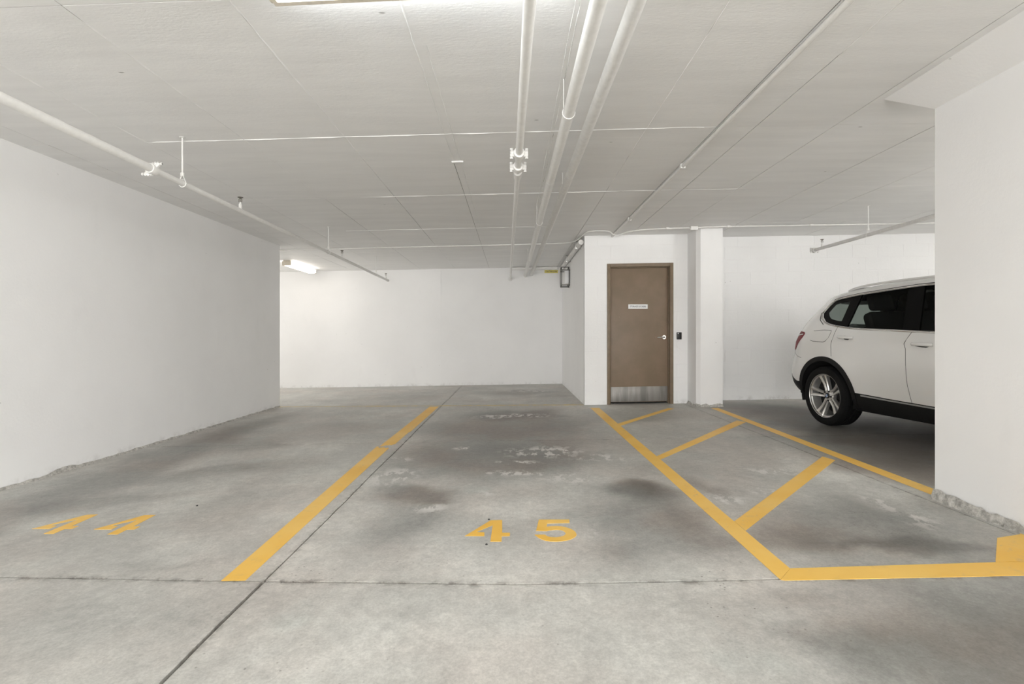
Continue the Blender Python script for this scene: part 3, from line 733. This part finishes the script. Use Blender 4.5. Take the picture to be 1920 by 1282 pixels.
# conduits on the soffit
def conduit(name, pts, r, label, clips=()):
    o = empty(name, pts[0], label=label, category='conduit')
    autosmooth(MB().tube(rel(o, pts), r, 10).put('tube_run', M['pipe'], o), 50)
    for (x, y, z) in clips:
        a, b, c = rel(o, [(x, y, z)])[0]
        autosmooth(MB().box(a-.022, a+.022, b-.022, b+.022, c-r-.004, c+r+.012, .003).put('pipe_clip', M['pipe'], o))
    return o
def cz(x, d): return HC+S*x-d
conduit('conduit', [(1.515, -4, cz(1.515, .021)), (1.512, 7.72, cz(1.512, .021))], .0165, 'straight white conduit running along the ceiling to the door wall', [(1.514, y, cz(1.514, .019)) for y in (1.6, 4.55, 6.6)])
def smoothpath(pts, it=3):
    P = [Vector(p) for p in pts]
    for _ in range(it):
        Q = [P[0]]
        for a, b in zip(P[:-1], P[1:]): Q += [a*.75+b*.25, a*.25+b*.75]
        Q.append(P[-1]); P = Q
    return [tuple(p) for p in P]
kp_ = [(-7.5, 8.56), (-3.86, 8.50), (-2.27, 8.40), (-.09, 8.33), (.70, 8.30), (.98, 8.22), (1.035, 7.95), (1.06, 7.6), (1.09, 7.36), (1.25, 7.33), (1.40, 7.36)]
path = [(x, y, cz(x, .013)) for x, y in kp_]
path += [(1.455, 7.43, cz(1.455, .046)), (1.515, 7.46, cz(1.5, .060)), (1.57, 7.46, cz(1.57, .052)), (1.66, 7.36, cz(1.66, .026)), (1.9, 7.29, cz(1.9, .013)), (2.2, 7.25, cz(2.2, .013)), (2.52, 7.22, cz(2.52, .016))]
o = conduit('conduit', smoothpath(path, 2), .0095, 'thin white conduit crossing the ceiling and bending around the storage corner', [(x, 7.25, cz(x, .010)) for x in (2.2,)])
jb = empty('junction_box', (2.56, 7.215, cz(2.56, .024)), label='small white junction box on the ceiling beside the column', category='junction box')
autosmooth(MB().box(-.05, .05, -.035, .035, -.024, .024, .004).put('case', M['pipe'], jb))
autosmooth(MB().box(-.046, .046, -.031, .031, -.028, -.0235, .001).put('cover', M['pipe'], jb))
conduit('conduit', [(2.61, 7.215, cz(2.61, .018)), (2.7, 7.20, cz(2.7, .013)), (3.0, 7.19, cz(3, .012)), (8.9, 7.19, cz(8.9, .012))], .0105, 'white conduit running right from the junction box above the car', [(x, 7.19, cz(x, .011)) for x in (3.04, 4.2, 5.6)])
# header pipe at the top of the far wall, and pipe along the storage wall
hp = empty('header_pipe', (.7, 11.12, pz(.7, 2.525)), label='white pipe along the top of the far wall beside the storage corner', category='pipe')
autosmooth(MB().tube(rel(hp, [(-.0, 11.12, pz(0, 2.525)), (.98, 11.12, pz(.98, 2.525))]), .032, 14).put('pipe_run', M['pipe'], hp), 50)
for x in (.2, .9):
    q = rel(hp, [(x, 11.12, pz(x, 2.525))])[0]
    autosmooth(MB().lathe([(.03, -.03), (.040, -.03), (.040, .03), (.03, .03)], 14, 'x', q).put('pipe_sleeve', M['pipe'], hp))
sp_ = empty('storage_pipe', (1.055, 9.5, pz(1.05, 2.47)), label='white pipe along the top of the storage side wall', category='pipe')
autosmooth(MB().tube(rel(sp_, [(1.052, 7.80, pz(1.05, 2.475)), (1.052, 11.15, pz(1.05, 2.475))]), .040, 14).put('pipe_run', M['pipe'], sp_), 50)
for y in (8.15, 9.6):
    q = rel(sp_, [(1.052, y, pz(1.05, 2.475))])[0]
    autosmooth(MB().box(q[0]-.045, q[0]+.043, q[1]-.012, q[1]+.012, q[2]-.045, q[2]+.085, .003).put('pipe_clip', M['steel'], sp_))
ms = empty('pipe_marker', (.858, 11.2, 2.458+S*.858), label='small yellow lettered marker at the top of the far wall', category='sign')
MB().box(-.145, .145, 0, .006, -.032, .032).put('plate', M['yellow_sign'], ms)
text_mesh('lettering', 'CAUTION LOW', .046, M['ink'], ms, (0, -.0015, 0), (PI/2, 0, 0), .0008, .25)
# wire guard around a small wall lamp
wg = empty('wire_guard', (1.09, 9.72, 2.16+S*1.09), label='wire guard cage on the storage side wall near the ceiling', category='lamp guard')
mb = MB(); hexp = lambda dx, s: [(dx, s*.0-.13, .12), (dx, 0, .21), (dx, .13, .12), (dx, .13, -.16), (dx, 0, -.20), (dx, -.13, -.16)]
mb.tube(smoothpath(hexp(-.16, 1)+[hexp(-.16, 1)[0]], 1)[:-1], .008, 6, closed=True)
mb.tube(smoothpath(hexp(-.02, 1)+[hexp(-.02, 1)[0]], 1)[:-1], .008, 6, closed=True)
for (y, z) in ((-.13, .12), (.13, .12), (.13, -.16), (-.13, -.16), (0, .19), (0, -.19)): mb.tube([(-.16, y, z), (-.003, y, z)], .007, 6)
mb.tube([(-.16, -.09, -.165), (-.16, .09, -.165)], .006, 6)
autosmooth(mb.put('wire_cage', M['wire'], wg))
autosmooth(MB().box(-.09, 0, -.075, .075, -.13, .13, .015).put('lamp_body', M['white_sign'], wg))
# small litter: bolt anchor holes in the slab
for (x, y, lb) in ((-2.03, 3.30, 'small dark anchor stub in the floor of the left bay'), (-.134, 2.965, 'tiny black floor stud above the digit four of 45'), (-.13, 2.61, 'tiny black floor stud below the digit four of 45')):
    o = MB().lathe([(0, .005), (.004, .005), (.006, .003), (.007, -.002)], 10, 'z', (0, 0, 0)).put('floor_stud', M['black'], label=lb, category='stud'); o.location = (x, y, S*x)

#CAR#
# ------------------------------------------------------------------ the parked car
# car frame: (w, -u, v) with w inboard from the near flank, u forward from the rear axle, v up from the floor
CW = 1.84
car = empty('car', (3.5, 5.734, S*3.5), label='white sport utility car parked nose out, half hidden by the right wall', category='car')
car.rotation_euler = (-.00175, -math.atan(S), math.radians(6))
def pch(tab, x):                                          # monotone cubic through a table
    if x <= tab[0][0]: return tab[0][1]
    if x >= tab[-1][0]: return tab[-1][1]
    n = len(tab); i = 0
    while x > tab[i+1][0]: i += 1
    d = [(tab[k+1][1]-tab[k][1])/(tab[k+1][0]-tab[k][0]) for k in range(n-1)]
    def m(k):
        if k == 0: return d[0]
        if k == n-1: return d[-1]
        return 0 if d[k-1]*d[k] <= 0 else 2*d[k-1]*d[k]/(d[k-1]+d[k])
    h = tab[i+1][0]-tab[i][0]; t = (x-tab[i][0])/h
    return (2*t**3-3*t**2+1)*tab[i][1]+(t**3-2*t**2+t)*h*m(i)+(-2*t**3+3*t**2)*tab[i+1][1]+(t**3-t**2)*h*m(i+1)
WB = [(.18, .11), (.26, .07), (.33, .045), (.40, .030), (.48, .018), (.60, .004), (.72, .0), (.86, .006), (.935, .010), (.975, .026), (1.02, .042), (1.07, .062), (1.15, .100), (1.25, .147), (1.36, .198), (1.45, .240), (1.49, .268), (1.53, .315), (1.555, .38), (1.57, .45)]
UR = [(.18, -.50), (.28, -.62), (.36, -.80), (.45, -.862), (.55, -.872), (.66, -.845), (.80, -.80), (.99, -.765), (1.10, -.735), (1.17, -.705), (1.30, -.60), (1.40, -.50), (1.45, -.455), (1.48, -.36), (1.51, -.16), (1.54, .12), (1.57, .6)]
UF = [(.18, 3.30), (.28, 3.45), (.40, 3.56), (.55, 3.60), (.70, 3.58), (.80, 3.52), (.90, 3.40), (1.00, 2.95), (1.06, 2.55), (1.2, 2.36), (1.35, 2.14), (1.45, 1.96), (1.52, 1.76), (1.57, 1.5)]
def W(u, v):
    w_ = pch(WB, v)
    t = u-pch(UR, v)
    if t < .55: w_ += .25*(1-max(t, 0)/.55)**2.6
    t = pch(UF, v)-u
    if v < 1.06 and t < .8: w_ += .32*(1-max(t, 0)/.8)**2.6
    # flared arches
    for c in (0, 2.81):
        r = math.hypot(u-c, v-.338)
        if r < .62: w_ -= .012*(1-max(0, (r-.43)/.19)) if r > .43 else .012
    return w_
def cp3(u, v, off=0.0, far=False):
    w_ = W(u, v)-off
    return ((CW-w_) if far else w_, -u, v)
def pip(p, poly):
    x, y = p; c = False; n = len(poly)
    for i in range(n):
        x1, y1 = poly[i]; x2, y2 = poly[(i+1) % n]
        if (y1 > y) != (y2 > y) and x < (x2-x1)*(y-y1)/(y2-y1)+x1: c = not c
    return c
def resamp(poly, st):
    out = []
    for i in range(len(poly)):
        a, b = poly[i], poly[(i+1) % len(poly)]; n = max(1, math.ceil(math.hypot(b[0]-a[0], b[1]-a[1])/st-1e-6))
        out += [(a[0]+(b[0]-a[0])*k/n, a[1]+(b[1]-a[1])*k/n) for k in range(n)]
    return out
def tri(outer, holes, st):
    outer = resamp(outer, st); holes = [resamp(h, st) for h in holes]
    vs = []; es = []
    for L in [outer]+holes:
        b = len(vs); vs += L; es += [(b+i, b+(i+1) % len(L)) for i in range(len(L))]
    B = list(vs); x0, x1 = min(p[0] for p in outer), max(p[0] for p in outer); y0, y1 = min(p[1] for p in outer), max(p[1] for p in outer)
    cells = {}
    for p in B: cells.setdefault((int(p[0]//st), int(p[1]//st)), []).append(p)
    j = 0; y = y0+st*.5
    while y < y1:
        x = x0+st*(.5 if j % 2 else .25)
        while x < x1:
            if pip((x, y), outer) and not any(pip((x, y), h) for h in holes):
                ci, cj = int(x//st), int(y//st)
                if all(math.hypot(q[0]-x, q[1]-y) > st*.55 for a in (-1, 0, 1) for b in (-1, 0, 1) for q in cells.get((ci+a, cj+b), ())): vs.append((x, y))
            x += st
        y += st*.87; j += 1
    r = delaunay_2d_cdt([Vector(p) for p in vs], es, [], 0, 1e-6)
    V = [(p.x, p.y) for p in r[0]]; F = []
    for f in r[2]:
        c = (sum(V[i][0] for i in f)/len(f), sum(V[i][1] for i in f)/len(f))
        if pip(c, outer) and not any(pip(c, h) for h in holes): F.append(list(f))
    return V, F
def skin(outer, holes, st, off=0.0, thick=0.0):
    """a patch that follows the flank; with thick>0 its rim turns inwards"""
    V, F = tri(outer, holes, st); mb = MB()
    for far in (False, True):
        P = [cp3(u, v, off, far) for u, v in V]
        fs = [f if far else f[::-1] for f in F]
        # orient outward
        f = fs[0]; a, b, c = (Vector(P[i]) for i in f[:3])
        if ((b-a).cross(c-a).x > 0) != far: fs = [g_[::-1] for g_ in fs]
        if thick:
            ec = {}
            for f in fs:
                for k in range(len(f)):
                    e = (f[k], f[(k+1) % len(f)]); ec[e] = 1
            rim = [e for e in ec if (e[1], e[0]) not in ec]
            ids = {}
            for e in rim:
                for i in e:
                    if i not in ids: ids[i] = len(P)+len(ids)
            ext = [None]*len(ids)
            for i, k in ids.items():
                u, v = V[i]; ext[k-len(P)] = cp3(u, v, off-thick, far)
            fs = fs+[[e[1], e[0], ids[e[0]], ids[e[1]]] for e in rim]; P = P+ext
        yield P, fs
def part(name, outer, holes, st, mat, off=0.0, thick=0.0, parent=None, both=True, smooth=35, **kw):
    os_ = []
    for k, (P, fs) in enumerate(skin(outer, holes, st, off, thick)):
        if k == 1 and not both: break
        o = put(name, P, fs, M[mat], parent or car, False, **kw); os_.append(autosmooth_keep(o, smooth))
    return os_
def autosmooth_keep(o, ang):
    bm = bmesh.new(); bm.from_mesh(o.data)
    for e in bm.edges: e.smooth = not (len(e.link_faces) == 2 and e.calc_face_angle(0) > math.radians(ang))
    for f in bm.faces: f.smooth = True
    bm.to_mesh(o.data); bm.free(); return o
def arc(c, r, a0, a1, n): return [(c[0]+r*math.cos(math.radians(a0+(a1-a0)*k/n)), c[1]+r*math.sin(math.radians(a0+(a1-a0)*k/n))) for k in range(n+1)]
def outline(v0=.22):
    rear = [(pch(UR, v), v) for v in [v0+(1.53-v0)*k/44 for k in range(45)]]
    roof = [(.35, 1.543), (.6, 1.545), (.9, 1.543), (1.2, 1.538), (1.5, 1.530)]
    fr = [(pch(UF, v), v) for v in [1.525-(1.525-v0)*k/44 for k in range(45)]]
    return rear+roof+fr
OUT = outline()
# window band (daylight opening)
DLO = [(-.195, 1.262), (-.165, 1.215), (-.095, 1.163), (-.02, 1.140), (.12, 1.115), (.336, 1.090), (.76, 1.067), (1.27, 1.041), (1.8, 1.03), (2.22, 1.03), (2.30, 1.05), (2.20, 1.16), (2.06, 1.30), (1.93, 1.39), (1.78, 1.440), (1.5, 1.458), (1.14, 1.462), (.96, 1.464), (.61, 1.452), (.255, 1.437), (-.03, 1.408), (-.095, 1.392), (-.14, 1.345)]
ARCH_R = .432; ARCH_F = (2.81, .338)
low = [(-.9, .40), (-.40, .405)]
def white_poly():
    # rear bumper edge, wheel arch, door bottoms, front arch, nose: the white sheet metal in one outline
    rear = [(pch(UR, v), v) for v in [0.56+(1.53-.56)*k/36 for k in range(37)]]
    roof = [(.35, 1.543), (.6, 1.545), (.9, 1.543), (1.2, 1.538), (1.5, 1.530)]
    fr = [(pch(UF, v), v) for v in [1.525-(1.525-.50)*k/36 for k in range(37)]]
    fa = arc(ARCH_F, ARCH_R, 12, 171, 22)
    ra = arc((0, .338), ARCH_R, 10, 163, 22)
    bot = [(2.36, .40), (1.9, .392), (1.3, .386), (.8, .398), (.56, .408), (.445, .412)]
    return rear+roof+fr+[(3.30, .44)]+fa+bot+ra+[(-.50, .462)]
WP = white_poly()
# cross strip: roof, tailgate, bonnet and bumpers run across from flank to flank
def strip(path, bulge, off=0.0, n=14, opening=False):
    mb = MB(); m = len(path)
    for i, (u, v) in enumerate(path):
        a, b = path[max(i-1, 0)], path[min(i+1, m-1)]; t = Vector((b[0]-a[0], b[1]-a[1])); t.normalize(); nrm = (-t.y, t.x)
        wa = W(u, v); bl = bulge(u, v)
        for k in range(n+1):
            s_ = k/n; e = 1-abs(2*s_-1)**2.3; x = wa+(CW-2*wa)*s_
            mb.v.append((x, -(u+nrm[0]*(bl*e-off*e)), v+nrm[1]*(bl*e-off*e)))
    for i in range(m-1):
        for k in range(n):
            if opening and path[i][0] < 0 and 1.105 < path[i][1] < 1.405 and 2 <= k < n-2: continue
            q = i*(n+1)+k; mb.f.append((q, q+1, q+n+2, q+n+1))
    return mb
def bulge(u, v):
    if u < .1 and v < 1.5: return .085 if v < 1.42 else .085-.05*(v-1.42)/.08
    if u > 2.9 and v < .95: return .14
    return .035
hole = DLO
# two flanks, each with window opening and wheel arches cut out
for k, (P, fs) in enumerate(skin(WP, [hole], .045, 0, .022)):
    autosmooth_keep(put('body_side', P, fs, M['car'], car), 40)
TOP = [p for p in OUT if p[1] >= .55]
st_ = strip(TOP, bulge, opening=True).put('roof_and_tailgate', M['car'], car, True)
autosmooth(st_, 45)
# dark inner lining so the cabin reads dark
inner = strip([(u, v) for u, v in OUT if v > .5], bulge, .03, opening=True); inner.v = [(x, y*.985, z-.022) for x, y, z in inner.v]
inner.put('headlining', M['cloth'], car, True)
for k, (P, fs) in enumerate(skin([(p[0]*.97, p[1]-.012) for p in WP], [[(p[0], p[1]) for p in DLO]], .08, -.030)):
    put('inner_trim', P, fs, M['cloth'], car, True)
# black lower cladding
part('bumper_cladding', [(pch(UR, v), v) for v in (.36, .40, .45, .50, .56)]+[(-.50, .462), (-.445, .45), (-.43, .40), (-.425, .30), (-.44, .255), (-.55, .285)], [], .03, 'clad', .004, .02)
part('bumper_lip', [(pch(UR, v)+.0, v) for v in (.25, .28, .32, .36)]+[(-.55, .287), (-.46, .252), (-.46, .235)], [], .03, 'car', .002, .02)
part('sill_cladding', [(.425, .395), (.445, .411), (.56, .407), (.8, .397), (1.3, .385), (1.9, .391), (2.36, .399), (2.38, .30), (2.2, .235), (1.3, .22), (.6, .225), (.44, .26)], [], .05, 'clad', .0, .02)
part('sill_trim', [(.50, .399), (.8, .389), (1.3, .377), (1.9, .383), (2.3, .39), (2.3, .378), (1.9, .370), (1.3, .364), (.8, .375), (.50, .384)], [], .05, 'sill', .006, .008, label='grey sill trim strip')
for c in (0, 2.81):
    part('arch_trim', arc((c, .338), ARCH_R+.006, -14, 195, 40)+arc((c, .338), .386, 195, -14, 40), [], .03, 'clad', .009, .035)
    for x0, sgn in ((.02, 1), (CW-.02, -1)):
        mb = MB(); n_ = 24
        for k in range(n_+1):
            a = math.radians(-14+208*k/n_)
            for r_, h_ in ((.405, 0), (.405, .30*sgn), (.10, .30*sgn)): mb.v.append((x0+h_, -c+r_*math.cos(a), .338+r_*math.sin(a)))
        for k in range(n_):
            for q in range(2): mb.f.append((k*3+q, k*3+3+q, k*3+4+q, k*3+1+q))
        mb.put('wheel_housing', M['dark'], car, True)
part('front_cladding', [(3.30, .44), (pch(UF, .50), .50), (pch(UF, .35), .35), (pch(UF, .25), .25), (3.26, .25), (3.24, .40)], [], .04, 'clad', .003, .02)
strip([p for p in OUT if p[0] < 0 and .24 <= p[1] <= .57], bulge).put('rear_valance', M['clad'], car, True)
strip([p for p in OUT if p[0] > 2 and .24 <= p[1] <= .57], bulge).put('front_valance', M['clad'], car, True)
autosmooth(MB().box(.12, CW-.12, -3.25, .40, .21, .30, .02).put('underbody', M['dark'], car))
# glass and pillars
def clip_dlo(u0t, u0b, u1t, u1b, ins=.0):
    """part of the window band between two slanted lines (top and bottom positions)"""
    def side(p, ut, ub): return p[0]-(ub+(ut-ub)*(p[1]-1.06)/(1.45-1.06))
    poly = DLO
    for (ut, ub, sg) in ((u0t, u0b, 1), (u1t, u1b, -1)):
        out = []; n = len(poly)
        for i in range(n):
            a, b = poly[i], poly[(i+1) % n]; da, db = sg*side(a, ut, ub), sg*side(b, ut, ub)
            if da >= 0: out.append(a)
            if da*db < 0: k = da/(da-db); out.append((a[0]+(b[0]-a[0])*k, a[1]+(b[1]-a[1])*k))
        poly = out
    return poly
part('quarter_window', clip_dlo(-9, -9, .235, .215), [], .06, 'glass', -.012)
part('rear_door_window', clip_dlo(.285, .255, .845, .965), [], .06, 'glass', -.012)
part('front_door_window', clip_dlo(1.02, 1.14, 9, 9), [], .06, 'glass', -.012)
part('rear_pillar', clip_dlo(.235, .215, .285, .255), [], .06, 'gloss_black', -.006, .02)
part('door_pillar', clip_dlo(.845, .965, 1.02, 1.14), [], .06, 'gloss_black', -.006, .02)
# black masking band (frit) round the quarter glass
cq = [(-.195, 1.262), (-.165, 1.215), (-.095, 1.163), (-.02, 1.140), (.10, 1.118), (.215, 1.106), (.235, 1.435), (-.03, 1.408), (-.095, 1.392), (-.14, 1.345)]
cx_, cy_ = .03, 1.275
part('window_frit', cq, [[(cx_+(u-cx_)*.60, cy_+(v-cy_)*.66) for u, v in cq]], .04, 'gloss_black', -.008)
# bright surround
def rib(name, pts, r, mat, off=.004, closed=False, parent=None, far=True, **kw):
    pts = resamp(pts, .06) if closed else [q for a, b in zip(pts[:-1], pts[1:]) for q in [(a[0]+(b[0]-a[0])*k/4, a[1]+(b[1]-a[1])*k/4) for k in range(4)]]+[pts[-1]]
    for fr_ in ((False, True) if far else (False,)):
        autosmooth(MB().tube([cp3(u, v, off, fr_) for u, v in pts], r, 6, closed=closed).put(name, M[mat], parent or car, **kw), 60)
grow = lambda L, d: [(p[0]+d*(q[1]-o_[1])/math.hypot(q[0]-o_[0], q[1]-o_[1]), p[1]-d*(q[0]-o_[0])/math.hypot(q[0]-o_[0], q[1]-o_[1])) for o_, p, q in zip(L[-1:]+L[:-1], L, L[1:]+L[:1])]
D2 = grow(DLO, .010); D3 = grow(DLO, .022)
rib('window_trim', D2, .0085, 'chrome', .003, True, label='satin window surround')
up = [D3[i] for i in range(14, len(DLO))]
rib('roof_gap', up, .0035, 'seam', .001, False)
hk = [grow(DLO, .036)[i] for i in (0, 1, 2)]
rib('window_kink_gap', [grow(DLO, .034)[0], grow(DLO, .040)[1], grow(DLO, .034)[2]], .0045, 'seam', .0015)
# panel gaps
def gap(name, pts): rib(name, pts, .0028, 'seam', -.0008)
gap('door_gap', [(1.085, 1.045), (1.055, .985), (1.035, .93), (1.052, .88), (1.06, .70), (1.065, .55), (1.085, .392)])
gap('door_gap', [(.135, 1.112), (.122, 1.06), (.115, .99), (.112, .90), (.13, .78)])
gap('fuel_flap_gap', [(-.225, 1.062), (-.06, 1.070), (.055, 1.063), (.058, 1.045), (.045, .985), (.015, .945), (-.02, .935), (-.19, .945), (-.235, .955)])
gap('bumper_gap', [(-.655, .845), (-.58, .80), (-.47, .762), (-.375, .745)])
# door handles
for (u0, v0, u1, v1) in ((.20, .992, .41, .985), (1.13, .928, 1.33, .923)):
    part('handle_recess', [(u0+.02, v0-.018), (u0+.09, v0-.028), (u1-.07, v1-.026), (u1-.03, v1-.012), (u1-.05, v1+.012), (u0+.07, v0+.014)], [], .03, 'seam', .0006)
    for far in (False, True):
        P = [cp3(u0, v0, .006, far), cp3(u0+.03, v0+.001, .030, far), cp3((u0+u1)/2, (v0+v1)/2+.003, .040, far), cp3(u1-.03, v1+.001, .032, far), cp3(u1, v1, .008, far)]
        autosmooth(MB().tube(smoothpath(P, 2), .0155, 10).put('door_handle', M['car'], car))
# tail lamp wrapping the corner
TL = [(-.70, 1.05), (-.55, 1.062), (-.42, 1.054), (-.388, 1.040), (-.386, 1.02), (-.42, .975), (-.50, .90), (-.575, .836), (-.64, .84), (-.765, .93), (-.745, 1.0)]
tl = part('tail_lamp', TL, [], .03, 'red', .006, .012, label='red wraparound tail lamp')
for k, o in enumerate(tl):
    mb = MB()
    V, F = tri([(-.735, 1.012), (-.60, 1.020), (-.405, 1.032), (-.405, 1.019), (-.60, 1.004), (-.74, .994)], [], .03)
    P = [cp3(u, v, .010, k == 1) for u, v in V]; mb.add(P, F); mb.put('light_bar', M['white_sign'], o)
# roof rails
for far in (False, True):
    s_ = -1 if far else 1
    P = [(.31, -.02, 1.500), (.30, -.10, 1.522), (.298, -.30, 1.540), (.296, -.60, 1.547), (.296, -1.0, 1.545), (.298, -1.5, 1.530), (.31, -1.72, 1.50)]
    P = [((CW-a) if far else a, b, c) for a, b, c in P]
    autosmooth(MB().tube(smoothpath(P, 2), .012, 8).put('roof_rail', M['car'], car), 60)
# roof spoiler, rear and front screens
sp2 = strip([(-.50, 1.43), (-.515, 1.447), (-.46, 1.470), (-.30, 1.497)], lambda u, v: .075, -.006)
autosmooth(sp2.put('roof_spoiler', M['car'], car), 50)
def pane(name, path, inset, off, mat='gloss_black'):
    mb = strip(path, bulge, -off, 12); n = 13
    for i in range(len(path)):
        row = mb.v[i*n:(i+1)*n]; a, b = row[0][0]+inset, row[-1][0]-inset
        for k in range(n): q = row[k]; mb.v[i*n+k] = (a+(b-a)*k/12, q[1], q[2])
    autosmooth(mb.put(name, M[mat], car), 60)
pane('rear_screen', [(pch(UR, v), v) for v in (1.09, 1.17, 1.24, 1.30, 1.36, 1.43)], .10, .004, 'glass')
pane('windscreen', [(pch(UF, v), v) for v in (1.49, 1.45, 1.38, 1.3, 1.2, 1.10)], .07, .012)
for far in (False, True):
    P = [cp3(2.02, 1.06, .01, far), cp3(2.04, 1.075, .07, far)]
    sg = 1 if far else -1
    c = Vector(cp3(2.05, 1.10, .15, far))
    m_ = MB().tube(P, .02, 8); b_ = MB().box(c.x-.105, c.x+.105, c.y-.045, c.y+.055, c.z-.065, c.z+.075, .03)
    mi = autosmooth(b_.put('door_mirror', M['car'], car)); autosmooth(m_.put('mirror_arm', M['clad'], mi))
part('headlamp', [(3.05, .80), (3.40, .76), (pch(UF, .72), .72), (pch(UF, .84), .84), (3.30, .90), (3.02, .88)], [], .04, 'headlamp', .006, .012)
for s_ in (.36, -.36):
    mb = MB()
    for k in range(6):
        x = CW/2+s_*.5-.14+.056*k; mb.box(x-.006, x+.006, -3.745, -3.68, .62, .80, .002)
    mb.box(CW/2+s_*.5-.17, CW/2+s_*.5+.17, -3.72, -3.66, .60, .82, .02)
    autosmooth(mb.put('radiator_grille', M['clad'], car))
# cabin: seats seen through the tinted glass
def seat(x, u, bench=False):
    wd = .62 if bench else .25
    mb = MB().box(x-wd, x+wd, -u-.28, -u+.22, .62, .78, .05)
    b = MB().box(x-wd, x+wd, -.07, .07, 0, .56, .05)
    a = math.radians(-18); b.v = [(p[0], p[1]*math.cos(a)-p[2]*math.sin(a)-u+.20, p[1]*math.sin(a)+p[2]*math.cos(a)+.72) for p in b.v]
    mb.add(b.v, b.f)
    s0 = autosmooth(mb.put('car_seat', M['cloth'], car))
    for dx in ((-.40, 0, .40) if bench else (0,)):
        h = MB().box(x+dx-.13, x+dx+.13, -.045, .045, .60, .78, .035); h.v = [(p[0], p[1]*math.cos(a)-p[2]*math.sin(a)-u+.20, p[1]*math.sin(a)+p[2]*math.cos(a)+.70) for p in h.v]
        autosmooth(h.put('headrest', M['cloth'], s0))
seat(CW/2, .62, True); seat(.52, 1.45); seat(CW-.52, 1.45)
autosmooth(MB().box(.16, CW-.16, -2.45, -2.0, .80, 1.03, .06).put('dashboard', M['cloth'], car))
autosmooth(MB().box(.10, CW-.10, -2.4, .55, .30, .55, .02).put('cabin_floor', M['dark'], car))
# wheels: five twin-spoke alloys
def make_wheel(parent_name='wheel'):
    o = bpy.data.objects.new(parent_name, None); COL.objects.link(o); o.parent = car
    T = MB(); R = .331; tw = .235
    prof = [(.235, .012), (.245, .004), (.275, -.006), (.300, -.006), (.318, .004), (R-.006, .022), (R, .040)]
    for k in range(4):
        x = .055+k*.045
        prof += [(R, x), (R-.007, x+.004), (R-.007, x+.010), (R, x+.014)]
    prof += [(R, tw-.04), (R-.006, tw-.02), (.31, tw), (.25, tw-.01), (.235, tw-.02)]
    autosmooth(T.lathe(prof, 64, 'x').put('tyre', M['tyre'], o), 30)
    rim = autosmooth(MB().lathe([(.236, .012), (.243, .004), (.248, .007), (.246, .016), (.234, .020), (.225, .030), (.218, .10), (.212, .19)], 64, 'x').put('rim', M['alloy'], o), 30)
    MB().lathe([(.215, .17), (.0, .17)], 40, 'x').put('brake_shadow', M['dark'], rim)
    MB().lathe([(.0, .125), (.155, .125), (.155, .14)], 32, 'x').put('brake_disc', M['clad'], rim)
    sp = MB()
    for k in range(5):
        a0 = 2*PI*k/5+.12
        for sd in (-1, 1):
            # each spoke half: narrow near the hub, flaring at the rim, with a raised inner edge
            rows = [(.045, .018, .016, .052), (.085, .019, .0135, .050), (.13, .022, .0145, .044), (.18, .029, .0175, .032), (.228, .038, .023, .018)]
            vs = []
            for (r, cen, hw, x) in rows:
                for (dt, dx) in ((-hw*.92, .004), (-hw*.45, -.005), (hw*.15, -.003), (hw*.85, .006), (hw*.85, .040), (-hw*.92, .040)):
                    tq = sd*(cen-dt*1.0)
                    ca, sa = math.cos(a0), math.sin(a0)
                    vs.append((x+dx, r*ca-tq*sa, r*sa+tq*ca))
            fs = []
            for i in range(len(rows)-1):
                for q in range(6):
                    f = (i*6+q, i*6+(q+1) % 6, (i+1)*6+(q+1) % 6, (i+1)*6+q); fs.append(f if sd > 0 else f[::-1])
            sp.add(vs, fs)
    sp.lathe([(.0, .050), (.036, .046), (.062, .050), (.072, .062), (.072, .10)], 30, 'x')
    autosmooth(sp.put('spokes', M['alloy'], rim), 28)
    for k in range(5):
        a = 2*PI*(k+.5)/5+.12
        MB().lathe([(0, .038), (.010, .038), (.011, .056)], 10, 'x', (0, .053*math.cos(a), .053*math.sin(a))).put('lug_nut', M['black'], rim)
    cap = MB().lathe([(0, .036), (.026, .036), (.032, .040), (.033, .05)], 28, 'x').put('hub_cap', M['black'], o)
    q_ = []
    for k in range(4):
        pts = [(0.0345, 0, 0)]+[(.0345, .018*math.cos(k*PI/2+t*PI/12), .018*math.sin(k*PI/2+t*PI/12)) for t in range(7)]
        MB().add(pts, [tuple(range(8))]).put('badge_quarter', M['blue' if k % 2 else 'white_sign'], cap)
    return o
wh = make_wheel()
wh.location = (-.004, 0, .334)
def wheel_copy(loc, flip):
    r = wh.copy(); COL.objects.link(r); r.parent = car; r.location = loc
    if flip: r.rotation_euler = (0, 0, PI)
    for ch in [c for c in wh.children]:
        c = ch.copy(); COL.objects.link(c); c.parent = r
        for g2 in list(ch.children):
            d = g2.copy(); COL.objects.link(d); d.parent = c
wheel_copy((-.004, -2.81, .334), False); wheel_copy((CW+.004, 0, .334), True); wheel_copy((CW+.004, -2.81, .334), True)
